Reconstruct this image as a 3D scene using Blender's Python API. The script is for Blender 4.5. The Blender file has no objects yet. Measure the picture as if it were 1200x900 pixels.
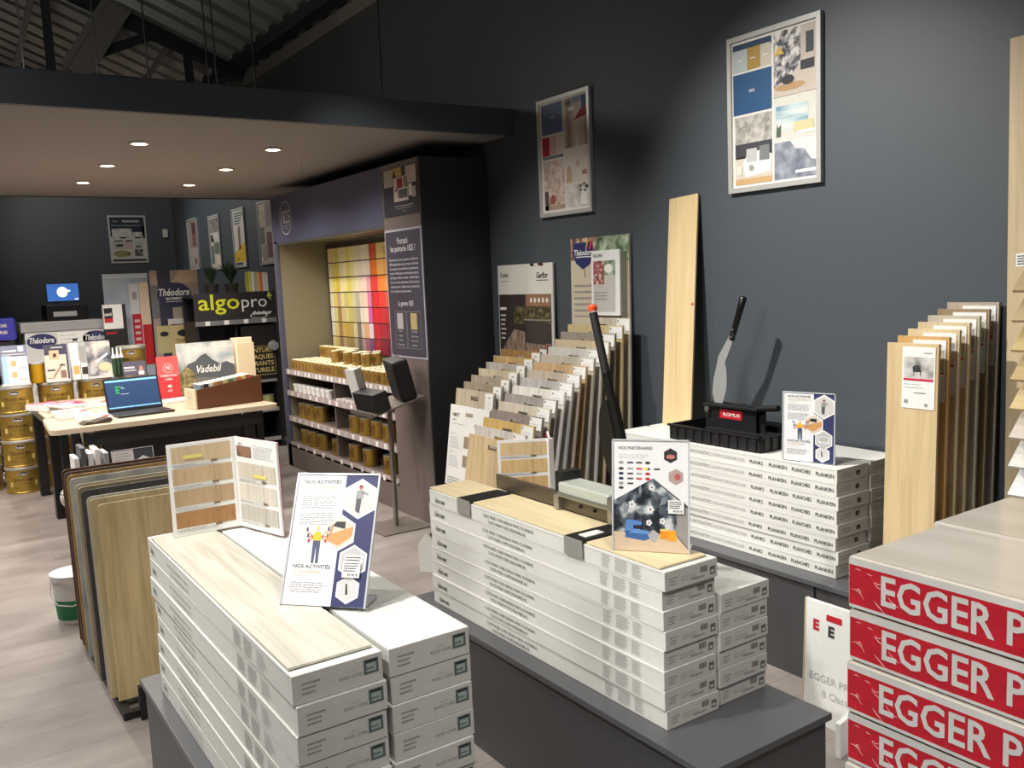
import bpy, bmesh, math, random
from mathutils import Vector, Matrix
random.seed(7)
SC = bpy.context.scene
COL = SC.collection
PI = math.pi

# ---------------------------------------------------------------- camera
yaw, pitch, roll, fpx = 0.59033, 0.11856, -0.04306, 1044.5
F = Vector((math.sin(yaw)*math.cos(pitch), math.cos(yaw)*math.cos(pitch), -math.sin(pitch)))
R0 = Vector((math.cos(yaw), -math.sin(yaw), 0)); U0 = R0.cross(F)
Rv = R0*math.cos(roll) + U0*math.sin(roll); Uv = U0*math.cos(roll) - R0*math.sin(roll)
cam = bpy.data.cameras.new('camera'); co = bpy.data.objects.new('camera', cam); COL.objects.link(co)
m = Matrix((Rv, Uv, -F)).transposed().to_4x4(); m.translation = Vector((0, 0, 1.6))
co.matrix_world = m
cam.sensor_width = 36; cam.lens = 36*fpx/1200; cam.clip_start = .05
SC.camera = co

# ---------------------------------------------------------------- light and exposure
SC.view_settings.view_transform = 'Standard'; SC.view_settings.look = 'None'
SC.view_settings.gamma = 1; SC.view_settings.use_curve_mapping = False
SC.view_settings.exposure = 0.34
W = bpy.data.worlds.new('world'); SC.world = W; W.use_nodes = True
W.node_tree.nodes['Background'].inputs[0].default_value = (.75, .85, 1, 1)
W.node_tree.nodes['Background'].inputs[1].default_value = .16

def spot(loc, target, watts, deg=100, blend=.6, col=(1, .93, .84), size=.05):
    l = bpy.data.lights.new('spot_lamp', 'SPOT'); l.energy = watts; l.spot_size = math.radians(deg)
    l.spot_blend = blend; l.color = col; l.shadow_soft_size = size
    o = bpy.data.objects.new('spot_lamp', l); COL.objects.link(o); o.location = loc
    o.rotation_euler = (Vector(target)-Vector(loc)).to_track_quat('-Z', 'Y').to_euler()
    return o
WARM = (1, .965, .91)
spot((1.3, 3.1, 3.5), (3.24, 2.25, .95), 400, 66, 1, WARM, .035)
spot((1.5, 4.1, 3.4), (3.0, 4.25, .7), 190, 62, 1, WARM)  # unseen light added to reach the board racks
spot((-1.6, 1.6, 3.2), (3.2, 2.0, .9), 260, 40, 1, WARM, .45)  # broad soft fill added to lift the lower wall, not a lamp of the shop
spot((-.4, .9, 3.4), (.75, 3.3, .45), 105, 44, 1, WARM)  # added from the front left to brighten the floor boards and booklet
spot((-1.9, 2.0, 2.9), (.5, 2.2, .6), 120, 46, 1, WARM, .2)  # unseen fill added to brighten the left stack's outer sides
spot((-.5, 2.2, 3.5), (1.4, 2.2, .5), 250, 66, .9, WARM)
spot((.55, 2.1, 3.5), (.75, 2.1, .5), 50, 62, .9, WARM, .06)
spot((.7, -.3, 3.5), (1.3, 1.3, .6), 150, 58, .9, WARM)
spot((-1.1, .3, 3.3), (1.0, .35, 1.0), 230, 50, .9, WARM)  # added fill for the left sides of the laminate packs
spot((-.6, 4.4, 3.5), (.6, 5.0, 0), 50, 90, .8, WARM)
spot((1.2, 11.4, 3.4), (3.1, 11.0, 1.9), 110, 100, .8, WARM)
spot((1.6, 10.6, 3.4), (2.4, 13.3, 2.3), 60, 70, .8, WARM)  # extra unseen light put in to lift the far back wall

_l = bpy.data.lights.new('roof_fill_light', 'POINT'); _l.energy = 26; _l.color = (1, .95, .86); _l.shadow_soft_size = .15  # added fill standing in for light spilling up to the roof; no lamp there
_o = bpy.data.objects.new('roof_fill_light', _l); COL.objects.link(_o); _o.location = (.6, 6.2, 3.0)

# ---------------------------------------------------------------- materials
def s2l(c):
    c = c/255.0
    return c/12.92 if c <= .04045 else ((c+.055)/1.055)**2.4
def rgb(t): return tuple(s2l(v) for v in t)+(1,)
_mc = {}
def mat(name, c, rough=.6, metal=0, emit=0, coat=0, alpha=1, trans=0, bump=0, bscale=40, spec=.5):
    key = (name,)
    if key in _mc: return _mc[key]
    m = bpy.data.materials.new(name); m.use_nodes = True; nt = m.node_tree; b = nt.nodes['Principled BSDF']
    b.inputs['Base Color'].default_value = rgb(c); b.inputs['Roughness'].default_value = rough
    b.inputs['Metallic'].default_value = metal; b.inputs['Coat Weight'].default_value = coat
    b.inputs['Coat Roughness'].default_value = .08
    b.inputs['Specular IOR Level'].default_value = spec
    b.inputs['Transmission Weight'].default_value = trans; b.inputs['Alpha'].default_value = alpha
    if emit:
        b.inputs['Emission Color'].default_value = rgb(c); b.inputs['Emission Strength'].default_value = emit
    tc = nt.nodes.new('ShaderNodeTexCoord'); n = nt.nodes.new('ShaderNodeTexNoise'); n.inputs['Scale'].default_value = bscale
    nt.links.new(tc.outputs['Object'], n.inputs['Vector'])
    if bump:
        bp = nt.nodes.new('ShaderNodeBump'); bp.inputs['Strength'].default_value = bump; bp.inputs['Distance'].default_value = .01
        nt.links.new(n.outputs['Fac'], bp.inputs['Height']); nt.links.new(bp.outputs[0], b.inputs['Normal'])
        if coat: nt.links.new(bp.outputs[0], b.inputs['Coat Normal'])
    elif not emit and trans == 0:
        mx = nt.nodes.new('ShaderNodeMix'); mx.data_type = 'RGBA'; mx.blend_type = 'MULTIPLY'
        mx.inputs[0].default_value = .10; mx.inputs[6].default_value = rgb(c)
        nt.links.new(n.outputs['Fac'], mx.inputs[7]); nt.links.new(mx.outputs[2], b.inputs['Base Color'])
    _mc[key] = m
    return m
def flat(c, rough=.55):
    c = tuple(int(v) for v in c)
    return mat('ink_%02x%02x%02x' % c, c, rough)
def ramp_mat(name, cols, scale=8, vec=(1, 1, 1), rough=.5, detail=4, voronoi=False, coat=0, contrast=(.3, .7), grout=None, planks=None, distort=0):
    if (name,) in _mc: return _mc[(name,)]
    m = bpy.data.materials.new(name); m.use_nodes = True; nt = m.node_tree; b = nt.nodes['Principled BSDF']
    b.inputs['Roughness'].default_value = rough; b.inputs['Coat Weight'].default_value = coat; b.inputs['Coat Roughness'].default_value = .1
    tc = nt.nodes.new('ShaderNodeTexCoord'); mp = nt.nodes.new('ShaderNodeMapping'); mp.inputs['Scale'].default_value = vec
    nt.links.new(tc.outputs['Object'], mp.inputs['Vector'])
    if voronoi:
        n = nt.nodes.new('ShaderNodeTexVoronoi'); out = n.outputs['Color']
    else:
        n = nt.nodes.new('ShaderNodeTexNoise'); n.inputs['Detail'].default_value = detail; n.inputs['Distortion'].default_value = distort; out = n.outputs['Fac']
    n.inputs['Scale'].default_value = scale
    nt.links.new(mp.outputs[0], n.inputs['Vector'])
    r = nt.nodes.new('ShaderNodeValToRGB'); e = r.color_ramp.elements
    k = len(cols)
    for i, c in enumerate(cols):
        p = contrast[0]+(contrast[1]-contrast[0])*i/(k-1)
        el = e[i] if i < 2 else e.new(p)
        el.position = p; el.color = rgb(c)
    nt.links.new(out, r.inputs[0]); res = r.outputs[0]
    if planks:
        axis, wdt, amt = planks
        sx = nt.nodes.new('ShaderNodeSeparateXYZ'); nt.links.new(tc.outputs['Object'], sx.inputs[0])
        d = nt.nodes.new('ShaderNodeMath'); d.operation = 'DIVIDE'; d.inputs[1].default_value = wdt
        nt.links.new(sx.outputs[axis], d.inputs[0])
        fl = nt.nodes.new('ShaderNodeMath'); fl.operation = 'FLOOR'; nt.links.new(d.outputs[0], fl.inputs[0])
        wn = nt.nodes.new('ShaderNodeTexWhiteNoise'); wn.noise_dimensions = '1D'; nt.links.new(fl.outputs[0], wn.inputs['W'])
        mr = nt.nodes.new('ShaderNodeMapRange'); mr.inputs['To Min'].default_value = 1-amt; mr.inputs['To Max'].default_value = 1
        nt.links.new(wn.outputs['Value'], mr.inputs['Value'])
        mx = nt.nodes.new('ShaderNodeVectorMath'); mx.operation = 'SCALE'
        nt.links.new(res, mx.inputs[0]); nt.links.new(mr.outputs[0], mx.inputs['Scale']); res = mx.outputs[0]
    nt.links.new(res, b.inputs['Base Color'])
    _mc[(name,)] = m
    return m
def wood(c, grain='z', planks=None, amp=22, name=None, s=1.0):
    """wood-look decor around colour c, grain running along the axis"""
    nm = name or 'wood_%s_%d_%d_%d' % ((grain,)+tuple(c))
    c = tuple(int(v) for v in c); g = sum(c)/3; c = tuple(int(v*.86+g*.14) for v in c); lo = tuple(max(0, v-amp*k) for v, k in zip(c, (1, 1.05, 1.1))); hi = tuple(min(255, v+amp*.5) for v in c)
    v = {'x': (1.3, 20, 20), 'y': (20, 1.3, 20), 'z': (20, 20, 1.3)}[grain]
    return ramp_mat(nm, [lo, c, hi], 1.6*s, v, .55, 8, planks=planks, contrast=(.28, .72), distort=.9)
def photo(name, cols, scale=14, vec=(1, 1, 1), vor=False, contrast=(.3, .7)):
    return ramp_mat('photo_'+name, cols, scale, vec, .45, 3, vor, contrast=contrast)

WHITE = mat('card_white', (236, 236, 232), .6)
CARTON = mat('carton_white', (226, 226, 220), .6)
CEND = mat('carton_end', (214, 211, 203), .65)
INK = flat((60, 60, 60)); GREY = flat((150, 150, 148)); LGREY = flat((190, 190, 188)); NAVY = flat((44, 48, 96))
BLACK = mat('black_paint', (22, 22, 24), .5); DKGREY = mat('charcoal_laminate', (74, 74, 76), .45)
STEEL = mat('brushed_steel', (170, 172, 168), .32, .9); ALU = mat('aluminium_frame', (205, 204, 198), .35, .4)
GOLD = mat('gold_tin', (190, 156, 74), .34, .7); LIDS = mat('tin_lid', (200, 198, 186), .35, .6); CREAM = mat('cream_lid', (226, 218, 176), .5)
PLASTIC = mat('clear_acrylic', (250, 250, 252), .03, trans=1, spec=.4)
RED = flat((196, 32, 44)); ORANGE = flat((236, 84, 40)); BLUE = flat((50, 90, 150)); YEL = flat((240, 220, 70))

# ---------------------------------------------------------------- mesh builder
_tc = {}
def text_geo(s, bold=0, shear=0):
    k = (s, bold, shear)
    if k not in _tc:
        cu = bpy.data.curves.new('t', 'FONT'); cu.body = s; cu.size = 1; cu.offset = bold; cu.shear = shear; cu.resolution_u = 2; cu.fill_mode = 'FRONT'
        o = bpy.data.objects.new('t', cu)
        COL.objects.link(o)
        me = bpy.data.meshes.new_from_object(o, depsgraph=bpy.context.evaluated_depsgraph_get())
        vs = [tuple(v.co) for v in me.vertices]; fs = [tuple(p.vertices) for p in me.polygons]
        bpy.data.objects.remove(o); bpy.data.curves.remove(cu); bpy.data.meshes.remove(me)
        w = max([v[0] for v in vs], default=1); x0 = min([v[0] for v in vs], default=0)
        _tc[k] = (vs, fs, x0, w)
    return _tc[k]

class MB:
    def __init__(s): s.v = []; s.f = []; s.m = []; s.mats = []; s.sm = []
    def mi(s, m):
        if m not in s.mats: s.mats.append(m)
        return s.mats.index(m)
    def add(s, vs, fs, m, smooth=False):
        b = len(s.v); s.v += [tuple(v) for v in vs]; i = s.mi(m)
        for f in fs: s.f.append(tuple(b+k for k in f)); s.m.append(i); s.sm.append(smooth)
        return s
    def box(s, x0, x1, y0, y1, z0, z1, m, bev=0, M=None):
        if bev:
            bm = bmesh.new(); bmesh.ops.create_cube(bm, size=1)
            for v in bm.verts: v.co = Vector(((x0+x1)/2+v.co.x*(x1-x0), (y0+y1)/2+v.co.y*(y1-y0), (z0+z1)/2+v.co.z*(z1-z0)))
            bmesh.ops.bevel(bm, geom=list(bm.edges), offset=bev, segments=2, affect='EDGES', profile=.5)
            vs = [v.co.copy() for v in bm.verts]; bm.verts.index_update(); fs = [[v.index for v in f.verts] for f in bm.faces]; bm.free()
        else:
            vs = [Vector((x, y, z)) for x in (x0, x1) for y in (y0, y1) for z in (z0, z1)]
            fs = [(0, 1, 3, 2), (4, 6, 7, 5), (0, 4, 5, 1), (2, 3, 7, 6), (0, 2, 6, 4), (1, 5, 7, 3)]
        if M: vs = [M @ v for v in vs]
        return s.add(vs, fs, m)
    def bar(s, a, b, w, h, m, up=(0, 0, 1)):
        a = Vector(a); b = Vector(b); d = (b-a).normalized(); u = Vector(up)
        if abs(d.dot(u)) > .98: u = Vector((1, 0, 0))
        r = d.cross(u).normalized(); u = r.cross(d).normalized()
        vs = [p + r*(w/2*i) + u*(h/2*j) for p in (a, b) for i, j in ((-1, -1), (1, -1), (1, 1), (-1, 1))]
        return s.add(vs, [(3, 2, 1, 0), (4, 5, 6, 7), (0, 1, 5, 4), (1, 2, 6, 5), (2, 3, 7, 6), (3, 0, 4, 7)], m)
    def lathe(s, prof, m, n=20, c=(0, 0, 0), M=None, mats=None, smooth=True):
        """prof = [(r,z)...] revolved about z through c"""
        for k in range(len(prof)-1):
            (r0, z0), (r1, z1) = prof[k], prof[k+1]
            vs = []; 
            for i in range(n):
                a = 2*PI*i/n; vs.append(Vector((c[0]+r0*math.cos(a), c[1]+r0*math.sin(a), c[2]+z0)))
            for i in range(n):
                a = 2*PI*i/n; vs.append(Vector((c[0]+r1*math.cos(a), c[1]+r1*math.sin(a), c[2]+z1)))
            if M: vs = [M @ v for v in vs]
            s.add(vs, [(i, (i+1) % n, n+(i+1) % n, n+i) for i in range(n)], mats[k] if mats else m, smooth)
        return s
    def tube(s, pts, r, m, n=8, rs=None, cap=True):
        pts = [Vector(p) for p in pts]; rings = []
        for i, p in enumerate(pts):
            d = (pts[min(i+1, len(pts)-1)]-pts[max(i-1, 0)]).normalized()
            u = Vector((0, 0, 1)) if abs(d.z) < .9 else Vector((1, 0, 0))
            a = d.cross(u).normalized(); b = a.cross(d); rr = rs[i] if rs else r
            rings.append([p+a*(rr*math.cos(2*PI*k/n))+b*(rr*math.sin(2*PI*k/n)) for k in range(n)])
        vs = [v for q in rings for v in q]; fs = []
        for i in range(len(pts)-1):
            for k in range(n): fs.append((i*n+k, i*n+(k+1) % n, (i+1)*n+(k+1) % n, (i+1)*n+k))
        s.add(vs, fs, m, True)
        if cap: s.add(rings[0], [tuple(range(n))], m); s.add(rings[-1], [tuple(range(n))], m)
        return s
    def prism(s, poly, o, u, v, th, m, side=None):
        """polygon in the (u,v) plane at o, thickness th along -n"""
        o = Vector(o); u = Vector(u); v = Vector(v); n = u.cross(v).normalized(); k = len(poly)
        a = [o+u*p[0]+v*p[1] for p in poly]; b = [p-n*th for p in a]
        s.add(a, [tuple(range(k))], m); s.add(b, [tuple(reversed(range(k)))], side or m)
        s.add(a+b, [(i, k+i, k+(i+1) % k, (i+1) % k) for i in range(k)], side or m)
        return s
    def build(s, name, parent=None, loc=(0, 0, 0), rz=0, rot=None):
        me = bpy.data.meshes.new(name); me.from_pydata(s.v, [], s.f)
        for m in s.mats: me.materials.append(m)
        me.polygons.foreach_set('material_index', s.m); me.polygons.foreach_set('use_smooth', s.sm); me.update()
        o = bpy.data.objects.new(name, me); COL.objects.link(o); o.parent = parent; o.location = loc
        o.rotation_euler = rot if rot else (0, 0, rz)
        return o

class Sheet:
    """prints flat ink onto a plane: origin o, right u, up v, drawn into builder mb"""
    def __init__(s, mb, o, u, v, w=1, h=1, eps=.0006):
        s.mb = mb; s.o = Vector(o); s.u = Vector(u).normalized(); s.v = Vector(v).normalized(); s.n = s.u.cross(s.v); s.w = w; s.h = h; s.e = eps
    def P(s, x, y, l): return s.o+s.u*(x*s.w)+s.v*(y*s.h)+s.n*(s.e*l)
    def poly(s, pts, m, l=1): s.mb.add([s.P(x, y, l) for x, y in pts], [tuple(range(len(pts)))], m); return s
    def rect(s, x0, y0, x1, y1, m, l=1): return s.poly([(x0, y0), (x1, y0), (x1, y1), (x0, y1)], m, l)
    def ell(s, cx, cy, rx, ry, m, l=1, n=20): return s.poly([(cx+rx*math.cos(2*PI*i/n), cy+ry*math.sin(2*PI*i/n)) for i in range(n)], m, l)
    def ring(s, cx, cy, rx, ry, t, m, l=1, n=32):
        for i in range(n):
            a, b = 2*PI*i/n, 2*PI*(i+1)/n
            s.poly([(cx+rx*math.cos(a), cy+ry*math.sin(a)), (cx+rx*math.cos(b), cy+ry*math.sin(b)),
                    (cx+rx*(1-t)*math.cos(b), cy+ry*(1-t)*math.sin(b)), (cx+rx*(1-t)*math.cos(a), cy+ry*(1-t)*math.sin(a))], m, l)
    def hexa(s, cx, cy, r, m, l=1):   # r in metres-ish units of w; aspect corrected
        k = s.w/s.h
        return s.poly([(cx+r*math.sin(PI/3*i), cy+r*k*math.cos(PI/3*i)) for i in range(6)][::-1], m, l)
    def text(s, t, x, y, size, m, l=2, bold=0, shear=0, width=None, align='l', sy=1):
        """size in metres; x,y in sheet units; width squeezes the line to that many sheet units"""
        vs, fs, x0, w = text_geo(t, bold, shear); k = size; kx = size
        if width: kx = width*s.w/max(w-x0, .01)
        off = {'l': 0, 'c': -(w-x0)/2*kx, 'r': -(w-x0)*kx}[align]
        s.mb.add([s.P(x, y, l)+s.u*((p[0]-x0)*kx+off)+s.v*(p[1]*k*sy) for p in vs], fs, m); return s
    def lines(s, x0, x1, ytop, n, dy, th, m, l=2, rag=.25, seed=1):
        r = random.Random(seed)
        for i in range(n):
            x = x0; e = x1-(r.random()*rag*(x1-x0))
            while x < e:
                w = (x1-x0)*r.uniform(.06, .18); s.rect(x, ytop-i*dy-th, min(x+w, e), ytop-i*dy, m, l); x += w+(x1-x0)*.025
        return s

def thing(name, label, cat, loc=(0, 0, 0), rz=0, group=None, rot=None):
    o = bpy.data.objects.new(name, None); COL.objects.link(o); o.location = loc; o.rotation_euler = rot or (0, 0, rz)
    o.empty_display_size = .05
    return tag(o, label, cat, group)
def tag(o, label, cat, group=None):
    o['label'] = label; o['category'] = cat
    if group: o['group'] = group
    return o
def struct(o): o['kind'] = 'structure'; return o
def dup(root, loc, rz=None, label=None, group=None, rot=None):
    r = root.copy(); COL.objects.link(r); r.location = loc
    if rz is not None: r.rotation_euler = (0, 0, rz)
    if rot is not None: r.rotation_euler = rot
    if label: r['label'] = label
    if group: r['group'] = group
    for ch in list(root.children):
        c = ch.copy(); COL.objects.link(c); c.parent = r
        for g in list(ch.children):
            d = g.copy(); COL.objects.link(d); d.parent = c
    return r
ORD = ['top', 'second', 'third', 'fourth', 'fifth', 'sixth', 'seventh', 'eighth', 'ninth', 'tenth', 'eleventh', 'twelfth', 'thirteenth', 'fourteenth', 'fifteenth', 'sixteenth']
NX = (0, -1, 0)   # right-hand direction of a face that looks towards -X
UP = (0, 0, 1)

# ================================================================ SETTING
WX = 3.24
def floor_mat():
    m = bpy.data.materials.new('vinyl_plank_floor'); m.use_nodes = True; nt = m.node_tree; b = nt.nodes['Principled BSDF']
    tc = nt.nodes.new('ShaderNodeTexCoord')
    br = nt.nodes.new('ShaderNodeTexBrick'); mp = nt.nodes.new('ShaderNodeMapping'); mp.inputs['Rotation'].default_value = (0, 0, 0)
    nt.links.new(tc.outputs['Object'], mp.inputs[0]); nt.links.new(mp.outputs[0], br.inputs['Vector'])
    br.inputs['Color1'].default_value = rgb((152, 144, 139)); br.inputs['Color2'].default_value = rgb((140, 131, 125)); br.inputs['Mortar'].default_value = rgb((112, 104, 99))
    br.inputs['Scale'].default_value = 1; br.inputs['Mortar Size'].default_value = .0015; br.inputs['Brick Width'].default_value = 1.2; br.inputs['Row Height'].default_value = .2
    n = nt.nodes.new('ShaderNodeTexNoise'); m2 = nt.nodes.new('ShaderNodeMapping'); m2.inputs['Scale'].default_value = (1.6, 4.5, 1)
    nt.links.new(tc.outputs['Object'], m2.inputs[0]); nt.links.new(m2.outputs[0], n.inputs['Vector']); n.inputs['Scale'].default_value = 1.6; n.inputs['Detail'].default_value = 8
    n2 = nt.nodes.new('ShaderNodeTexNoise'); n2.inputs['Scale'].default_value = 3.5; n2.inputs['Detail'].default_value = 8; nt.links.new(tc.outputs['Object'], n2.inputs['Vector'])
    ad = nt.nodes.new('ShaderNodeMath'); ad.operation = 'ADD'; nt.links.new(n.outputs[0], ad.inputs[0]); nt.links.new(n2.outputs[0], ad.inputs[1])
    mr = nt.nodes.new('ShaderNodeMapRange'); mr.inputs['From Min'].default_value = .7; mr.inputs['From Max'].default_value = 1.3; mr.inputs['To Min'].default_value = .74; mr.inputs['To Max'].default_value = 1.18
    nt.links.new(ad.outputs[0], mr.inputs[0])
    vm = nt.nodes.new('ShaderNodeVectorMath'); vm.operation = 'SCALE'; nt.links.new(br.outputs['Color'], vm.inputs[0]); nt.links.new(mr.outputs[0], vm.inputs['Scale'])
    nt.links.new(vm.outputs[0], b.inputs['Base Color']); b.inputs['Roughness'].default_value = .5
    return m
WALL = mat('dark_slate_wall_paint', (74, 80, 86), .5)
struct(MB().box(-5, WX+.1, -4, 13.4, -.1, 0, floor_mat()).build('floor'))
struct(MB().box(WX, WX+.15, -4, 13.45, 0, 3.9, WALL).build('wall_right'))
struct(MB().box(-5, WX, 13.3, 13.45, 0, 7.3, WALL).build('wall_back'))
struct(MB().box(-5.15, -5, -4, 13.45, 0, 7.3, WALL).build('wall_left'))
struct(MB().box(-3.5, WX, 4.74, 8.87, 2.487, 2.62, mat('ceiling_paint', (152, 147, 142), .8)).build('ceiling'))
struct(MB().box(-3.5, WX, 4.70, 4.74, 2.480, 2.64, WALL).build('trim_1'))
struct(MB().box(-3.5, WX, 8.87, 8.90, 2.480, 2.64, WALL).build('trim_2'))
# corrugated roof
RM = mat('roof_sheet_metal', (150, 150, 146), .45, .5)
def roof_z(x): return 3.84+.41*(WX-x)
mb = MB(); y = -4; prof = []
while y < 13.45:
    prof += [(y, 0), (y+.16, 0), (y+.20, -.075), (y+.32, -.075)]; y += .36
vs = []; fs = []
for x in (WX+.1, -5.1):
    for (yy, dz) in prof: vs.append((x, yy, roof_z(x)+dz))
k = len(prof)
for i in range(k-1): fs.append((i, i+1, k+i+1, k+i))
mb.add(vs, fs, RM); struct(mb.build('ceiling_roof_sheet'))
BEAM = mat('dark_steel_beam', (40, 40, 44), .5); PALE = mat('galvanised_beam', (128, 124, 116), .5)
def beam(a, b, w, h, m=BEAM): struct(MB().bar(a, b, w, h, m).build('roof_beam'))
beam((3.19, -4, 3.76), (3.19, 13.3, 3.76), .10, .12, PALE)            # eaves purlin
beam((3.0, -4, 3.86), (3.0, 13.3, 3.86), .12, .14)
Yt = 9.5
beam((2.587, Yt, 4.27), (2.63, Yt, 2.9), .07, .07); beam((2.587, Yt, 4.27), (1.5, Yt, 3.78), .06, .08)
beam((1.341, Yt, 4.55), (1.346, Yt, 3.0), .07, .07); beam((3.2, Yt, 3.82), (-3, Yt, 6.2), .12, .16)
beam((3.2, Yt, 3.65), (-3, Yt, 3.65), .1, .1)
beam((2.587, Yt, 4.2), (3.2, Yt, 3.85), .06, .08)
mb = MB(); mb.bar((1.50, 9.3, 3.66), (2.25, 9.3, 4.80), .26, .03, PALE, up=(0, 1, 0)); mb.bar((1.40, 9.28, 3.66), (2.15, 9.28, 4.80), .02, .09, PALE, up=(0, 1, 0)); mb.bar((1.64, 9.28, 3.66), (2.38, 9.28, 4.80), .02, .09, PALE, up=(0, 1, 0)); struct(mb.build('roof_beam'))
beam((2.05, 9.7, 3.5), (2.95, 9.7, 4.75), .12, .05, PALE); beam((2.59, 9.45, 4.3), (2.4, 9.45, 4.9), .05, .05, PALE)
beam((.99, Yt, 3.5), (1.25, Yt, 4.42), .07, .05, PALE)
struct(MB().lathe([(0, -.03), (.11, -.03), (.11, .03), (0, .03)], BEAM, 8, M=Matrix.Translation((2.587, 9.45, 4.27)) @ Matrix.Rotation(PI/2, 4, 'X')).build('roof_beam'))
ROD = mat('hanger_rod', (60, 60, 60), .4, .6)
for x in (.8, 1.25, 1.58, 2.0, 2.06, 2.35):
    struct(MB().tube([(x, 6.8, 2.62), (x-.01, 6.8, roof_z(x)-.06)], .006, ROD, 6).build('roof_hanger_rod'))
struct(MB().tube([(2.45, 4.9, 2.64), (2.462, 4.9, roof_z(2.46)-.06)], .004, ROD, 6).build('roof_hanger_rod'))

# recessed downlights
EMI = mat('lit_lamp_glass', (255, 240, 205), emit=14)
base = None; names = ['nearest left', 'nearest right', 'middle left', 'middle right', 'farthest left', 'farthest right']
for j, yy in enumerate((5.69, 6.71, 7.745)):
    for i, xx in enumerate((1.235, 2.045, .42, -.4, -1.2)):
        vis = i < 2
        if vis:
            lab = 'round recessed downlight in the low ceiling, %s of the six lit ones' % names[j*2+i]
            if base is None:
                base = thing('recessed_downlight', lab, 'ceiling light', (xx, yy, 2.487), 0, 'downlights in the low ceiling')
                MB().lathe([(.058, 0), (.060, -.008), (.046, -.010), (.044, -.003)], mat('downlight_ring', (210, 205, 196), .4), 24).build('ring', base)
                MB().lathe([(.044, -.004), (.03, -.010), (0, -.012)], EMI, 24).build('lamp_glass', base)
            else: dup(base, (xx, yy, 2.487), 0, lab)
        spot((xx, yy, 2.46), (xx, yy, 0), 42, 150, .6, (1, .92, .84), .04)

# wall sensor
tag(MB().box(-.035, .035, -.05, 0, -.06, .06, mat('sensor_plastic', (215, 213, 205), .4), .012).build('motion_sensor', loc=(3.12, 13.30, 2.43)), 'small white motion sensor high on the dark back wall', 'sensor')

# ================================================================ POSTERS
def frame_obj(t, o, u, w, h, thick=.022, bw=.022, m=ALU):
    """snap frame with its lower left corner at o, opening outwards along u x up"""
    u = Vector(u); n = u.cross(Vector(UP)); mb = MB(); o = Vector(o)
    for (x0, z0, x1, z1) in ((0, 0, w, bw), (0, h-bw, w, h), (0, bw, bw, h-bw), (w-bw, bw, w, h-bw)):
        mb.prism([(x0, z0), (x1, z0), (x1, z1), (x0, z1)], o+n*thick, u, UP, thick*.98, m)
    return mb.build('frame', t)
def framed(name, label, loc, u, w, h, art, group=None, bg=WHITE):
    t = thing(name, label, 'poster', loc, 0, group)
    frame_obj(t, (0, 0, 0), u, w, h)
    mb = MB(); n = Vector(u).cross(Vector(UP)); b = .02
    mb.prism([(b, b), (w-b, b), (w-b, h-b), (b, h-b)], n*.012, u, UP, .010, bg)
    s = Sheet(mb, Vector(u)*b+Vector(UP)*b+n*.012, u, UP, w-2*b, h-2*b, .0008)
    art(s); mb.build('print', t)
    return t
ph_floor = photo('pale_floor', [(120, 105, 92), (176, 160, 142), (206, 196, 184)], 6, (1, 3, .6))
ph_flor = photo('floral_wallpaper', [(60, 62, 70), (150, 148, 146), (215, 210, 204)], 34, vor=False, contrast=(.4, .6))
ph_pink = photo('rose_wallpaper', [(160, 136, 126), (198, 178, 164), (222, 208, 196)], 30)
ph_sea = photo('seascape', [(70, 130, 160), (190, 205, 205), (226, 222, 212)], 5, (1, .6, 5))
ph_grey = photo('grey_texture', [(100, 108, 122), (128, 134, 146), (160, 164, 172)], 22)
ph_leafy = photo('leaf_wallpaper', [(26, 30, 40), (90, 100, 108), (190, 194, 194)], 22, (1, 1, 1), contrast=(.42, .62))
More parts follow.
